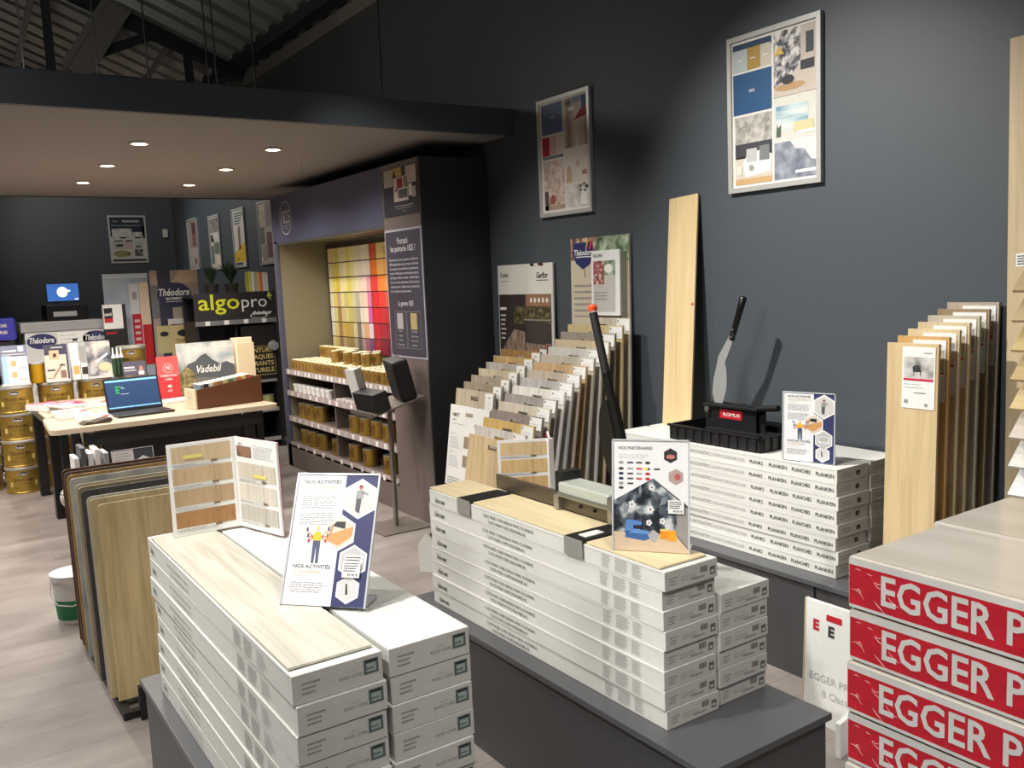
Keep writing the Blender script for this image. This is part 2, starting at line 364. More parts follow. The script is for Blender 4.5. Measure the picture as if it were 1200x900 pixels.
def art_big2(s):   # right large poster
    s.rect(0, 0, 1, 1, flat((226, 222, 214)), 1)
    s.rect(.02, .925, .49, .975, flat((28, 54, 84)), 2)
    s.rect(.02, .79, .20, .935, flat((178, 186, 188)), 3); s.rect(.20, .79, .36, .935, flat((170, 134, 60)), 3); s.rect(.36, .79, .48, .935, flat((196, 188, 172)), 3)
    for x in (.08, .24, .39): s.rect(x, .86, x+.06, .866, WHITE, 4)
    s.rect(.02, .50, .49, .775, flat((22, 74, 118)), 2); s.text('1825', .22, .64, .018, WHITE, 3)
    s.rect(.04, .30, .49, .485, photo('grey_damask', [(126, 122, 114), (168, 164, 156), (196, 192, 184)], 36), 2)
    s.rect(.04, .20, .49, .30, flat((60, 60, 66)), 2); s.rect(.04, .02, .49, .21, flat((206, 196, 180)), 2)
    s.poly([(.17, .07), (.46, .09), (.49, .20), (.40, .24), (.2, .24), (.13, .16)], flat((232, 228, 220)), 3)
    s.rect(.18, .17, .31, .26, flat((186, 186, 184)), 4); s.rect(.34, .17, .46, .27, flat((120, 122, 124)), 4); s.ell(.24, .13, .03, .02, flat((150, 154, 150)), 5)
    s.rect(.04, .02, .49, .06, flat((196, 160, 112)), 3); s.rect(.06, .09, .12, .15, flat((222, 214, 200)), 4)
    s.rect(.515, .58, .99, .98, ph_flor, 2); s.rect(.82, .62, .99, .98, flat((190, 178, 166)), 3)
    s.poly([(.515, .56), (.99, .56), (.99, .74), (.86, .78), (.74, .70), (.515, .62)], flat((196, 182, 170)), 4)
    s.ell(.70, .615, .17, .025, flat((178, 142, 98)), 5); s.ell(.68, .66, .07, .03, flat((40, 40, 48)), 6); s.rect(.82, .70, .97, .76, flat((34, 34, 38)), 5)
    s.poly([(.52, .83), (.64, .83), (.58, .89)], flat((206, 170, 80)), 5); s.rect(.88, .80, .96, .93, flat((40, 60, 60)), 5)
    s.rect(.515, .275, .99, .555, flat((208, 206, 196)), 2); s.rect(.54, .34, .90, .50, ph_sea, 3); s.rect(.74, .32, .96, .38, flat((206, 196, 150)), 4); s.poly([(.54, .30), (.59, .30), (.60, .38), (.565, .36), (.55, .39)], flat((80, 92, 70)), 4)
    s.rect(.78, .30, .98, .32, WHITE, 4)
    s.rect(.515, .02, .99, .265, ph_grey, 2); s.poly([(.99, .12), (.99, .265), (.70, .265), (.76, .21), (.86, .20), (.93, .13)], flat((222, 218, 210)), 3); s.rect(.76, .05, .99, .07, WHITE, 4)
def art_big1(s):
    s.rect(0, 0, 1, 1, flat((224, 218, 208)), 1)
    s.rect(.04, .71, .49, .98, flat((92, 106, 134)), 2); s.text('1825', .25, .85, .016, WHITE, 3)
    s.rect(.04, .52, .20, .69, flat((170, 32, 54)), 2); s.rect(.21, .52, .34, .69, flat((202, 172, 160)), 2); s.rect(.34, .52, .49, .69, flat((216, 202, 186)), 2)
    s.rect(.04, .49, .49, .515, flat((110, 120, 134)), 2)
    s.rect(.06, .03, .49, .47, ph_pink, 2); s.poly([(.18, .08), (.28, .08), (.30, .15), (.24, .17), (.18, .13)], flat((160, 90, 78)), 4); s.rect(.06, .03, .49, .07, flat((176, 150, 130)), 3)
    s.rect(.06, .03, .14, .2, flat((90, 76, 70)), 3)
    s.rect(.51, .55, .98, .98, ph_floor, 2); s.poly([(.70, .78), (.98, .80), (.98, .90), (.86, .86), (.76, .80)], flat((150, 26, 40)), 4); s.rect(.88, .82, .98, .98, flat((50, 84, 132)), 3); s.rect(.70, .93, .88, .98, flat((120, 140, 160)), 3)
    s.ell(.68, .885, .07, .02, flat((226, 222, 214)), 4); s.ell(.62, .94, .06, .02, flat((80, 90, 80)), 4)
    s.rect(.51, .24, .98, .53, flat((216, 206, 194)), 2); s.poly([(.72, .38), (.80, .37), (.82, .42), (.76, .44)], flat((206, 176, 160)), 3); s.rect(.86, .30, .95, .34, flat((176, 130, 112)), 3); s.poly([(.53, .25), (.66, .25), (.62, .40), (.56, .38)], flat((190, 160, 140)), 3)
    s.rect(.51, .03, .98, .225, photo('plaster', [(176, 170, 160), (204, 198, 190), (222, 218, 212)], 14), 2); s.poly([(.80, .04), (.95, .04), (.92, .19), (.84, .19)], flat((232, 228, 222)), 3); [s.ell(.87+.07*math.cos(a*1.3), .19+.03*math.sin(a*1.3), .03, .012, flat((110, 112, 96)), 4, 8) for a in range(6)]
framed('framed_poster', 'large silver-framed poster with a navy blue swatch and bedroom photos, nearest on the long wall', (WX, 2.925, 1.943), NX, .507, .692, art_big2, 'large framed posters on the long wall')
framed('framed_poster', 'large silver-framed poster with grey-blue swatch and red colour strip, above the board racks', (WX, 4.42, 1.95), NX, .493, .68, art_big1, 'large framed posters on the long wall')
def art_s1(s):
    s.rect(0, 0, 1, 1, flat((150, 142, 136)), 1); s.rect(.45, .45, .95, .95, flat((96, 62, 58)), 2); s.rect(.45, .45, .95, .72, flat((128, 84, 80)), 3); s.rect(.05, .05, .95, .42, flat((166, 158, 148)), 2); s.ell(.7, .15, .12, .07, flat((130, 70, 60)), 3)
def art_s2(s):
    s.rect(0, 0, 1, 1, flat((196, 192, 182)), 1); s.rect(.03, .7, .97, .97, photo('grey_room', [(70, 72, 70), (126, 126, 120), (170, 168, 160)], 12), 2)
    s.ell(.6, .62, .3, .07, flat((206, 202, 194)), 3); s.rect(.05, .52, .4, .66, flat((60, 58, 58)), 2); s.rect(.35, .28, .97, .5, flat((112, 120, 104)), 2); s.poly([(.45, .05), (.95, .05), (.85, .25), (.55, .25)], flat((224, 204, 180)), 2); s.rect(.05, .1, .3, .45, flat((100, 104, 98)), 2)
def art_s3(s):
    s.rect(0, 0, 1, 1, flat((206, 204, 198)), 1)
    for i, w in enumerate((.8, .8, .7, .6, .5)): s.rect(.12, .93-i*.045, .12+w, .955-i*.045, flat((70, 104, 96)), 2)
    s.poly([(.42, .3), (.6, .3), (.62, .68), (.5, .74), (.4, .6)], flat((138, 100, 80)), 2)
    s.poly([(0, 0), (.95, 0), (.97, .42), (.6, .36), (.0, .22)], flat((222, 178, 40)), 2); s.rect(0, 0, 1, .07, flat((206, 204, 198)), 3); s.rect(.08, .015, .7, .06, flat((80, 60, 50)), 4); s.rect(.25, .10, .35, .15, flat((60, 60, 50)), 3)
def art_s4(s):
    s.rect(0, 0, 1, 1, flat((190, 184, 172)), 1); s.rect(.05, .62, .5, .97, ph_pink, 2); s.rect(.05, .32, .4, .6, flat((110, 108, 98)), 2); s.rect(.05, .04, .5, .3, flat((160, 156, 142)), 2)
    s.rect(.55, .6, .97, .97, flat((150, 136, 126)), 2); s.rect(.55, .08, .97, .5, flat((130, 84, 96)), 2); s.ell(.1, .07, .06, .04, WHITE, 3)
for i, (y1, zb, art, lab) in enumerate(((12.49, 1.885, art_s1, 'narrow-looking framed poster in dark red and grey, farthest back on the long wall'),
        (11.475, 1.85, art_s2, 'framed poster of grey room photos, second from the far corner on the long wall'),
        (10.515, 1.85, art_s3, 'framed poster with a yellow lower corner on the long wall'),
        (9.60, 1.85, art_s4, 'framed photo-collage poster half hidden by the paint display cabinet'))):
    framed('framed_poster', lab, (WX, y1, zb), NX, .45, .67, art, 'small framed posters towards the far corner')
def art_back(s):
    s.rect(0, 0, 1, 1, flat((204, 200, 190)), 1); s.rect(0, .72, 1, 1, flat((22, 32, 52)), 2); s.rect(.62, .60, 1, .73, flat((22, 32, 52)), 2); s.rect(0, .56, .05, .8, flat((22, 32, 52)), 2); s.rect(.93, .52, 1, .8, flat((22, 32, 52)), 2)
    s.text('Votre', .10, .89, .03, LGREY, 3, .01, .3); s.text('TECHNICIEN', .36, .885, .034, WHITE, 3, .02, width=.5); s.text('Décorateur Peintures Partenaire', .06, .80, .022, LGREY, 3, .01, width=.86)
    s.rect(.05, .50, .60, .74, photo('tools_a', [(150, 146, 138), (200, 196, 186), (214, 210, 200)], 26), 3); s.rect(.64, .50, .92, .66, photo('tools_b', [(120, 116, 110), (190, 186, 176), (214, 210, 200)], 30), 3)
    for (a, b, c, d) in ((.28, .52, .44, .555), (.70, .52, .88, .55), (.1, .455, .34, .48), (.42, .45, .62, .48), (.14, .34, .34, .39), (.7, .32, .86, .35)): s.rect(a, b, c, d, flat((26, 26, 28)), 4)
    s.rect(.05, .28, .36, .45, flat((180, 178, 170)), 3); s.rect(.38, .28, .62, .44, flat((196, 170, 160)), 3); s.rect(.66, .30, .92, .47, flat((186, 184, 176)), 3)
    s.ell(.30, .18, .26, .075, photo('moss', [(80, 76, 40), (140, 130, 80), (180, 172, 130)], 22), 4); s.rect(.66, .12, .90, .28, photo('brush', [(40, 38, 36), (96, 90, 84), (150, 144, 134)], 22), 3)
    s.rect(.02, .01, .98, .055, flat((24, 26, 30)), 3)
framed('framed_poster', 'framed poster with dark heading and product photos, alone on the far back wall', (2.38, 13.3, 2.028), (1, 0, 0), .49, .65, art_back)

# ================================================================ PLINTHS
def plinth(label, x0, x1, y0, y1, z, joints=()):
    t = thing('display_plinth', label, 'plinth', (x0, y0, 0))
    mb = MB(); w, d = x1-x0, y1-y0
    mb.box(.012, w-.012, .012, d-.012, 0, z-.02, DKGREY); mb.build('carcass', t)
    MB().box(0, w, 0, d, z-.02, z, mat('plinth_top', (88, 89, 92), .38), .002).build('top', t)
    for j in joints: MB().box(.006, .0125, j-.002, j+.002, .0, z-.02, BLACK).build('joint_strip', t)
    return t
plinth('low charcoal plinth under the left stack of flooring cartons', .482, .935, 1.38, 2.875, .41)
plinth('low charcoal plinth carrying the middle stack of flooring cartons', 1.464, 1.935, 1.42, 2.96, .41)
plinth('long low charcoal plinth standing against the long wall', 2.732, 3.238, .9, 3.42, .41, (1.19,))
plinth('charcoal plinth under the pile of red and white laminate packs', .90, 1.32, -.70, .64, .858)

# ================================================================ FLOORING CARTONS
def carton(kind, w, l, h):
    mb = MB(); mb.box(0, w, 0, l, 0, h-.0006, CARTON, .0018)
    mb.add([(0.001, -.0004, .001), (w-.001, -.0004, .001), (w-.001, -.0004, h-.002), (.001, -.0004, h-.002)], [(0, 1, 2, 3)], CEND)
    mb.box(-.0012, .004, .01, l-.01, h-.006, h-.0004, CARTON)
    side = Sheet(mb, (-.0014, l, 0), NX, UP, l, h, .0004); end = Sheet(mb, (0, -.0006, 0), (1, 0, 0), UP, w, h, .0004)
    if kind == 'left':
        tp = Sheet(mb, (0, 0, h-.0004), (1, 0, 0), (0, 1, 0), w, l, .0004); q = flat((196, 196, 192))
        for k in range(5): tp.ring(.22+k*.14, .21, .05, .008, .16, q, 1, 16); tp.rect(.18+k*.14, .185, .26+k*.14, .189, q, 1); tp.ring(.22+k*.14, .165, .04, .006, .16, q, 1, 6)
        tp.ring(.30, .25, .07, .011, .12, GREY, 1, 20); tp.text('BOX', .45, .243, .018, GREY, 1, .01); tp.text('RECYCLE', .3, .86, .03, LGREY, 1)
        side.text('CLICK', .03, .42, .014, INK, 1, .03); side.rect(.03, .36, .075, .38, INK, 1); side.text('rigid', .03, .56, .010, GREY, 1)
        side.text('RIGID CORE DESIGN VINYL FLOORING', .20, .52, .0125, GREY, 1); side.text('RIGID CORE DESIGNBELAG VINYL', .225, .20, .0125, GREY, 1)
        for k, x in enumerate((.70, .76, .83)): side.lines(x, x+.05, .80, 7, .095, .035, LGREY if k == 2 else GREY, 1, .3, k)
        end.lines(.10, .32, .68, 3, .16, .06, GREY, 1, .4, 4); end.text('RIGID CORE', .50, .38, .009, GREY, 1); end.text('CLICK', .58, .56, .007, LGREY, 1)
        end.rect(.78, .34, .95, .84, flat((98, 112, 108)), 1); end.rect(.81, .42, .92, .70, flat((170, 184, 178)), 2); end.rect(.80, .74, .93, .80, flat((40, 46, 46)), 2); end.text('RIGID', .815, .5, .006, flat((60, 80, 76)), 3, .02)
    elif kind == 'middle':
        side.text('CLICK CORE', .035, .28, .016, flat((30, 30, 30)), 1, .035, width=.055); side.text('design', .035, .56, .009, GREY, 1)
        side.text('CLICK RIGID CORE DESIGN VINYL FLOORING', .30, .52, .0145, flat((120, 120, 118)), 1, .01, width=.235); side.text('CLICK RIGID CORE DESIGNBELAG', .325, .18, .0145, flat((120, 120, 118)), 1, .01, width=.175)
        for k, x in enumerate((.80, .845, .90)): side.lines(x, x+(.03 if k != 1 else .045), .86, 8, .09, .035, GREY, 1, .3, k+8)
        end.lines(.08, .30, .62, 3, .15, .05, GREY, 1, .5, 5); end.lines(.30, .62, .55, 2, .15, .07, LGREY, 1, .2, 6)
        for q in range(9): end.rect(.66+q*.016, .46, .66+q*.016+(.009 if q % 3 else .005), .76, INK, 1)
        end.rect(.85, .22, .95, .62, flat((110, 110, 108)), 1); end.rect(.87, .30, .93, .44, CEND, 2); end.lines(.50, .75, .30, 1, .2, .08, GREY, 1, .1, 7)
    else:
        lab = (('RIGID ACOUSTIC', .34, .15, GREY), ('LUXURY DESIGNFLOOR', .495, .15, LGREY), ('PLANKS', .665, .055, INK), ('PLANKEN', .745, .07, INK), ('PLANCHES', .835, .07, INK), ('PLANKEN', .925, .065, INK))
        for tx, x, wd, c in lab: side.text(tx, x, .34, .020, c, 1, .01, width=wd)
        end.rect(.60, .30, .72, .62, flat((40, 40, 40)), 1); end.rect(.63, .40, .69, .48, GREY, 2); end.lines(.1, .5, .6, 2, .2, .05, GREY, 1, .3, 9)
    return mb
def stack(kind, where, cols, l, h, z0, y0):
    me = None; n = len(cols)
    for ci, (x0, w, cnt, cname) in enumerate(cols):
        for k in range(cnt):
            tops = cnt-1-k
            lab = 'white flooring carton, %s, %s' % (where.format(cname), 'topmost' if tops == 0 else ('lowest, on the plinth' if k == 0 else '%s from the top' % ORD[tops]))
            jx, jy = random.uniform(-.004, .004), random.uniform(-.007, .007)
            rr = random.uniform(-.003, .003)
            if me is None:
                o = carton(kind, w-.003, l, h).build('flooring_carton'); me = o; tag(o, lab, 'box', {'left': 'cartons on the left plinth', 'middle': 'cartons on the middle plinth', 'back': 'planks cartons against the wall'}[kind])
            else:
                o = me.copy(); COL.objects.link(o); o['label'] = lab
            o.location = (x0+jx, y0+jy, z0+k*h+.0008); o.rotation_euler = (0, 0, rr)
stack('left', '{} column of the left stack', ((.522, .188, 8, 'left'), (.715, .188, 8, 'right')), 1.20, .0592, .41, 1.545)
stack('middle', '{} column of the middle stack', ((1.525, .195, 8, 'long front'), (1.728, .185, 6, 'shorter rear')), 1.235, .0535, .41, 1.625)
stack('back', '{} column of the wall stack', ((2.815, .195, 8, 'front'), (3.022, .195, 8, 'wall-side')), 1.25, .053, .41, 2.045)

# sample planks lying on top
t = MB().box(0, .172, 0, 1.13, .0005, .0055, wood((206, 200, 184), 'y', amp=24, name='pale_ash_decor'), 0)
t.box(.0005, .1715, .0005, 1.1295, 0, .001, BLACK)
tag(t.build('sample_plank', loc=(.522, 1.575, .8855), rz=.0), 'pale whitewashed vinyl plank lying on the left carton stack', 'flooring plank')
WT = wood((226, 207, 160), 'y', amp=14, name='light_oak_plank_decor')
for i, (y0, l, lab) in enumerate(((2.60, .26, 'light oak plank piece on the middle stack, farthest, behind the first black strap'), (2.035, .52, 'light oak plank piece between the two black straps on the middle stack'), (1.64, .30, 'light oak plank piece on the near end of the middle stack, under the partners sign'))):
    mb = MB().box(0, .165, 0, l, .001, .006, WT); mb.box(.0005, .1645, .0005, l-.0005, 0, .0015, BLACK)
    tag(mb.build('sample_plank', loc=(1.532, y0, .8395)), lab, 'flooring plank', 'oak plank pieces on the middle stack')
for y0, lab in ((2.558, 'black folded strap across the far end of the oak plank'), (1.945, 'black folded strap with a white tag across the oak plank')):
    tt = thing('black_strap', lab, 'strap', (1.520, y0, .839), 0, 'straps on the middle stack')
    mb = MB(); mb.box(0, .17, 0, .085, 0, .0095, mat('black_rubber', (20, 20, 20), .5), .002); mb.build('band', tt)
    if y0 < 2:
        MB().box(.03, .10, .02, .055, .0095, .012, WHITE).build('tag', tt)
    MB().box(-.0015, .0, .0, .085, -.045, .009, mat('clear_tape', (150, 148, 142), .3)).build('side_tape', tt)

# ================================================================ ACRYLIC SIGNS
def worker(s, cx, cy, k):
    s.poly([(cx-.05*k, cy-.22*k), (cx-.01*k, cy-.22*k), (cx, cy-.05*k), (cx+.02*k, cy-.22*k), (cx+.06*k, cy-.22*k), (cx+.06*k, cy), (cx-.06*k, cy)], flat((70, 80, 110)), 3)
    s.poly([(cx-.09*k, cy+.02*k), (cx-.05*k, cy), (cx+.05*k, cy), (cx+.09*k, cy+.03*k), (cx+.04*k, cy+.09*k), (cx-.04*k, cy+.09*k)], flat((236, 184, 40)), 4)
    s.ell(cx, cy+.115*k, .024*k, .02*k, flat((220, 176, 140)), 4); s.ell(cx, cy+.13*k, .026*k, .014*k, flat((240, 210, 60)), 5)
    for dx, dy in ((-.17, .09), (-.15, .03), (-.13, -.02), (.17, .10), (.16, .03), (.14, -.02)):
        s.poly([(cx+dx*.45*k, cy+.03*k), (cx+dx*k, cy+dy*k), (cx+dx*k, cy+(dy+.018)*k), (cx+dx*.45*k, cy+.05*k)], flat((214, 140, 120)), 4)
        s.poly([(cx+(dx-.018)*k, cy+dy*k), (cx+(dx+.018)*k, cy+dy*k), (cx+(dx+.012)*k, cy+(dy+.04)*k), (cx+(dx-.012)*k, cy+(dy+.04)*k)], flat((70, 70, 84)) if dy > 0 else RED, 5)
def painter(s, cx, cy, k):
    s.poly([(cx-.05*k, cy-.10*k), (cx+.01*k, cy-.12*k), (cx+.02*k, cy+.01*k), (cx-.05*k, cy+.02*k)], flat((80, 80, 84)), 5)
    s.poly([(cx-.06*k, cy), (cx+.04*k, cy), (cx+.03*k, cy+.07*k), (cx-.05*k, cy+.07*k)], flat((150, 150, 150)), 6)
    s.poly([(cx+.02*k, cy+.04*k), (cx+.10*k, cy+.03*k), (cx+.10*k, cy+.045*k), (cx+.02*k, cy+.065*k)], flat((150, 150, 150)), 6)
    s.ell(cx-.005*k, cy+.09*k, .022*k, .016*k, flat((170, 120, 100)), 6); s.poly([(cx-.03*k, cy+.095*k), (cx+.03*k, cy+.092*k), (cx+.01*k, cy+.112*k), (cx-.02*k, cy+.112*k)], flat((120, 30, 36)), 7)
def art_act(s):
    s.rect(0, 0, 1, 1, flat((232, 232, 234)), 1); s.rect(.60, 0, 1, 1, NAVY, 2)
    s.text('NOS ACTIVITÉS', .08, .93, .0115, INK, 3, .02, width=.46); s.text('LES REVÊTEMENTS', .08, .885, .0105, flat((204, 172, 120)), 3, width=.47); s.rect(.08, .865, .30, .868, flat((204, 172, 120)), 3)
    s.lines(.08, .52, .83, 6, .017, .007, GREY, 3, .1, 3); s.lines(.08, .52, .70, 6, .017, .007, GREY, 3, .1, 4)
    worker(s, .33, .485, .78)
    s.text('NOS ACTIVITÉS', .08, .275, .0115, INK, 3, .02, width=.46); s.text('LE MATÉRIEL', .08, .235, .0105, flat((204, 172, 120)), 3, width=.36); s.rect(.08, .215, .30, .218, flat((204, 172, 120)), 3)
    s.lines(.08, .52, .17, 5, .017, .007, GREY, 3, .2, 5)
    s.hexa(.80, .815, .235, WHITE, 3); s.hexa(.80, .815, .205, flat((206, 204, 200)), 4); painter(s, .80, .815, .95)
    s.hexa(.60, .55, .21, WHITE, 3); s.hexa(.60, .55, .18, flat((216, 200, 184)), 4); s.poly([(.44, .49), (.60, .45), (.76, .53), (.76, .60), (.62, .57), (.46, .53)], flat((204, 150, 92)), 5); s.poly([(.50, .60), (.66, .58), (.66, .635), (.55, .635)], flat((40, 40, 44)), 5); s.poly([(.47, .53), (.50, .53), (.52, .61), (.49, .61)], flat((190, 140, 116)), 6)
    s.hexa(.80, .335, .19, WHITE, 3); s.hexa(.80, .335, .165, flat((188, 188, 190)), 4); s.rect(.70, .285, .92, .385, flat((224, 224, 220)), 5); s.lines(.72, .90, .37, 3, .02, .009, INK, 6, .1, 8); s.text('1,20 m', .76, .30, .006, INK, 6)
    s.hexa(.78, .125, .155, WHITE, 3); s.hexa(.78, .125, .13, flat((206, 206, 206)), 4); s.poly([(.76, .09), (.79, .09), (.77, .17), (.75, .17)], INK, 5)
def art_part(s):
    s.rect(0, 0, 1, 1, flat((232, 232, 232)), 1)
    s.text('NOS PARTENAIRES', .07, .92, .0115, INK, 2, .02, width=.46); s.lines(.07, .52, .875, 3, .016, .006, LGREY, 2, .2, 11)
    r = random.Random(5); cs = [NAVY, INK, GREY, RED]
    rows = ((.80, 4), (.745, 5), (.70, 4), (.655, 4), (.61, 2), (.57, 1))
    for y, n in rows:
        for k in range(n):
            c = cs[(k+n) % 4] if r.random() < .6 else cs[r.randrange(4)]
            x = .07+k*.12
            (s.ell(x+.035, y, .035, .014, c, 2, 14) if k % 3 == 0 else s.rect(x, y-.008, x+.08, y+.008, c, 2))
    s.rect(.42, .735, .47, .76, YEL, 3)
    s.hexa(.77, .87, .10, flat((44, 40, 44)), 2); s.ell(.77, .86, .06, .02, flat((190, 120, 110)), 3); s.hexa(.84, .68, .11, flat((176, 156, 146)), 2); s.ell(.86, .68, .04, .03, flat((190, 90, 90)), 3)
    s.poly([(0, 0), (1, 0), (1, .40), (.53, .66), (0, .45)], ph_leafy, 2)
    for (x, y, q) in ((.25, .42, .05), (.52, .58, .045), (.50, .38, .05), (.48, .26, .04), (.66, .28, .04), (.72, .23, .03)):
        for a in range(5): s.ell(x+q*.6*math.cos(a*1.256), y+q*.45*math.sin(a*1.256), q*.45, q*.32, flat((224, 224, 222)), 3, 8)
        s.ell(x, y, q*.25, q*.18, flat((60, 60, 60)), 4, 8)
    for (x, y, a, L) in ((.12, .33, .9, .16), (.36, .5, 1.5, .14), (.30, .36, .1, .13), (.62, .42, .8, .16), (.70, .38, .5, .14), (.14, .22, .4, .13)):
        dx, dy = math.cos(a)*L, math.sin(a)*L*.72
        s.poly([(x, y), (x+dx*.5+dy*.25, y+dy*.5-dx*.25), (x+dx, y+dy), (x+dx*.5-dy*.25, y+dy*.5+dx*.25)], flat((126, 134, 140)), 3)
    s.poly([(0, 0), (1, 0), (1, .05), (.86, .16), (0, .17)], flat((206, 184, 158)), 5); s.poly([(.85, .14), (1, .03), (1, .40), (.85, .47)], flat((150, 146, 142)), 5)
    s.poly([(.16, .12), (.42, .095), (.52, .125), (.525, .155), (.51, .175), (.40, .185), (.16, .175)], flat((58, 98, 158)), 6); s.poly([(.20, .165), (.40, .155), (.52, .165), (.47, .185), (.30, .20)], flat((96, 142, 204)), 7); s.poly([(.155, .16), (.22, .17), (.36, .185), (.385, .25), (.375, .272), (.20, .285), (.17, .275)], flat((84, 130, 192)), 6); s.rect(.27, .20, .38, .235, flat((30, 34, 44)), 7)
    for x in (.18, .37, .47): s.rect(x, .05, x+.012, .10, flat((190, 180, 160)), 7)
    s.poly([(.50, .10), (.56, .08), (.62, .16), (.54, .20), (.46, .16)], flat((170, 170, 172)), 7)
    s.rect(.63, .12, .74, .21, flat((224, 140, 20)), 7); s.rect(.74, .10, .84, .20, flat((236, 160, 30)), 7); s.rect(.63, .19, .74, .21, flat((236, 200, 120)), 8)
    s.poly([(.53, .66), (.545, .66), (1, .42), (1, .40)], flat((60, 60, 62)), 6)
def acrylic(label, loc, rz, w, h, lean, art, price=None, group='acrylic sign holders on the cartons'):
    """print faces local -Y, bottom edge at origin, leans back by lean"""
    t = thing('acrylic_sign_holder', label, 'sign', loc, rz, group)
    M = Matrix.Rotation(-lean, 4, 'X')
    up = M @ Vector((0, 0, 1)); n = Vector((1, 0, 0)).cross(up)
    mb = MB(); mb.prism([(0, 0), (w, 0), (w, h), (0, h)], (0, 0, .002), (1, 0, 0), up, .001, WHITE)
    s = Sheet(mb, Vector((0, 0, .002)), (1, 0, 0), up, w, h, .0002); art(s); mb.build('printed_sheet', t)
    mb = MB(); e = .004
    for k in ((-e, -.002, 0, h+e), (w, -.002, w+e, h+e), (-e, h, w+e, h+e)):
        mb.prism([(k[0], k[1]), (k[2], k[1]), (k[2], k[3]), (k[0], k[3])], n*.003+Vector((0, 0, .002)), (1, 0, 0), up, .006, mat('acrylic_edge', (196, 200, 204), .12))
    mb.box(0, w, .002, .085, 0, .002, mat('acrylic_edge', (196, 200, 204), .12))
    mb.build('holder', t)
    if price:
        mb = MB(); mb.prism([(0, 0), (.042, 0), (.042, .036), (0, .036)], Vector((w*price[0], 0, 0))+up*(h*price[1])+n*.006, (1, 0, 0), up, .0008, WHITE)
        s = Sheet(mb, Vector((w*price[0], 0, 0))+up*(h*price[1])+n*.006, (1, 0, 0), up, .042, .036, .0003); s.lines(.08, .9, .9, 4, .15, .07, INK, 1, .2, 4); s.text('49.90 €', .3, .1, .008, INK, 1, .02)
        mb.build('price_label', t)
    return t
a1 = math.atan2(1.765-1.910, .76-.629)
acrylic('leaning acrylic sign with a many-armed worker, on the left carton stack', (.629, 1.910, .8915), a1, .200, .298, .46, art_act, (.70, .22))
a2 = math.atan2(1.667-1.827, 1.661-1.539)
acrylic('acrylic sign of partner logos over a blue chaise longue, on the middle stack', (1.539, 1.830, .8455), a2, .203, .300, .12, art_part, (.74, .36))
a3 = math.atan2(2.100-2.305, 2.872-2.822)
acrylic('upright acrylic sign on the wall-side planks cartons beside the knife cutter', (2.824, 2.300, .8365), a3, .205, .268, .04, art_act, None)

# ================================================================ SAMPLE BOOKLETS
def booklet(label, loc, rzL, rzR, wl, wr, h, tones_l, tones_r, z=0):
    """two panels hinged on a spine at loc; each panel faces its own -Y side"""
    t = thing('sample_booklet', label, 'sample booklet', loc, 0, 'open wood sample booklets')
    COVER = mat('crimson_cover', (170, 30, 70), .5)
    for nm, rz, w, tones, sgn in (('left_page', rzL, wl, tones_l, -1), ('right_page', rzR, wr, tones_r, 1)):
        mb = MB(); c = Vector((math.cos(rz), math.sin(rz), 0))
        x0 = c*(-w) if sgn < 0 else Vector((0, 0, 0))
        n = c.cross(Vector(UP)); th = .010
        mb.prism([(0, 0), (w, 0), (w, h), (0, h)], x0, c, UP, th*.7, WHITE, WHITE); mb.prism([(0, -.003), (w, -.003), (w, h), (0, h)], x0-n*th*.72, c, UP, th*.25, COVER)
        s = Sheet(mb, x0, c, UP, w, h, .0006); k = len(tones); hh = (.97-.03)/k
        for i, tn in enumerate(tones):
            y1 = .97-i*hh
            if tn is None:
                s.rect(.05, y1-hh*.75, .40, y1-hh*.25, flat((110, 84, 70)), 2); s.poly([(.05, y1-hh*.3), (.2, y1-hh*.75), (.4, y1-hh*.7), (.4, y1-hh*.25)], flat((150, 110, 86)), 3)
                s.text('mix', .10, y1-hh*.2, .012, GREY, 2, .03); s.lines(.45, .95, y1-.04, 7, .021, .007, LGREY, 2, .2, 4)
                continue
            s.rect(.05, y1-hh*.80, .95, y1-hh*.02, wood(tn, 'z', name='swatch_%d_%d_%d' % tn, s=2.5, amp=16), 2); s.rect(.66, y1-hh*.80, .665, y1-hh*.02, flat(tuple(int(v*.82) for v in tn)), 3)
            s.rect(.05, y1-hh*.92, .66, y1-hh*.76, flat((206, 206, 200)), 3); s.rect(.62, y1-hh*.86, .72, y1-hh*.76, flat((130, 104, 80)), 4); s.lines(.07, .5, y1-hh*.84, 1, .02, .006, GREY, 4, .3, i)
        if 'yellow' in label: s.rect(.22 if sgn < 0 else .42, .83 if sgn < 0 else .58, .50 if sgn < 0 else .74, .87 if sgn < 0 else .62, flat((226, 214, 120)), 5)
        mb.build(nm, t)
    MB().box(-.012, .012, -.004, .014, 0, h, mat('booklet_spine', (228, 226, 222), .5), .002).build('spine', t)
    return t
rzL = math.atan2(2.876-2.653, .837-.576); rzR = math.atan2(2.437-2.876, .90-.837)
booklet('open booklet of oak samples with yellow notes, standing on the left stack', (.768, 2.650, .8925), .0, math.atan2(-.206, .057), .194, .212, .272,
        [(206, 178, 138), (192, 162, 120), (180, 150, 110), (166, 118, 66)], [None, (200, 190, 172), (206, 198, 184), (184, 178, 166)])
booklet('open booklet of golden oak samples behind the metal cutter on the middle stack', (1.900, 2.600, .7385), math.atan2(-.10, .16), math.atan2(.12, .08), .195, .15, .272,
        [(216, 184, 134), (216, 178, 118), (206, 166, 106), (176, 132, 82)], [(220, 218, 210), (222, 220, 214)])

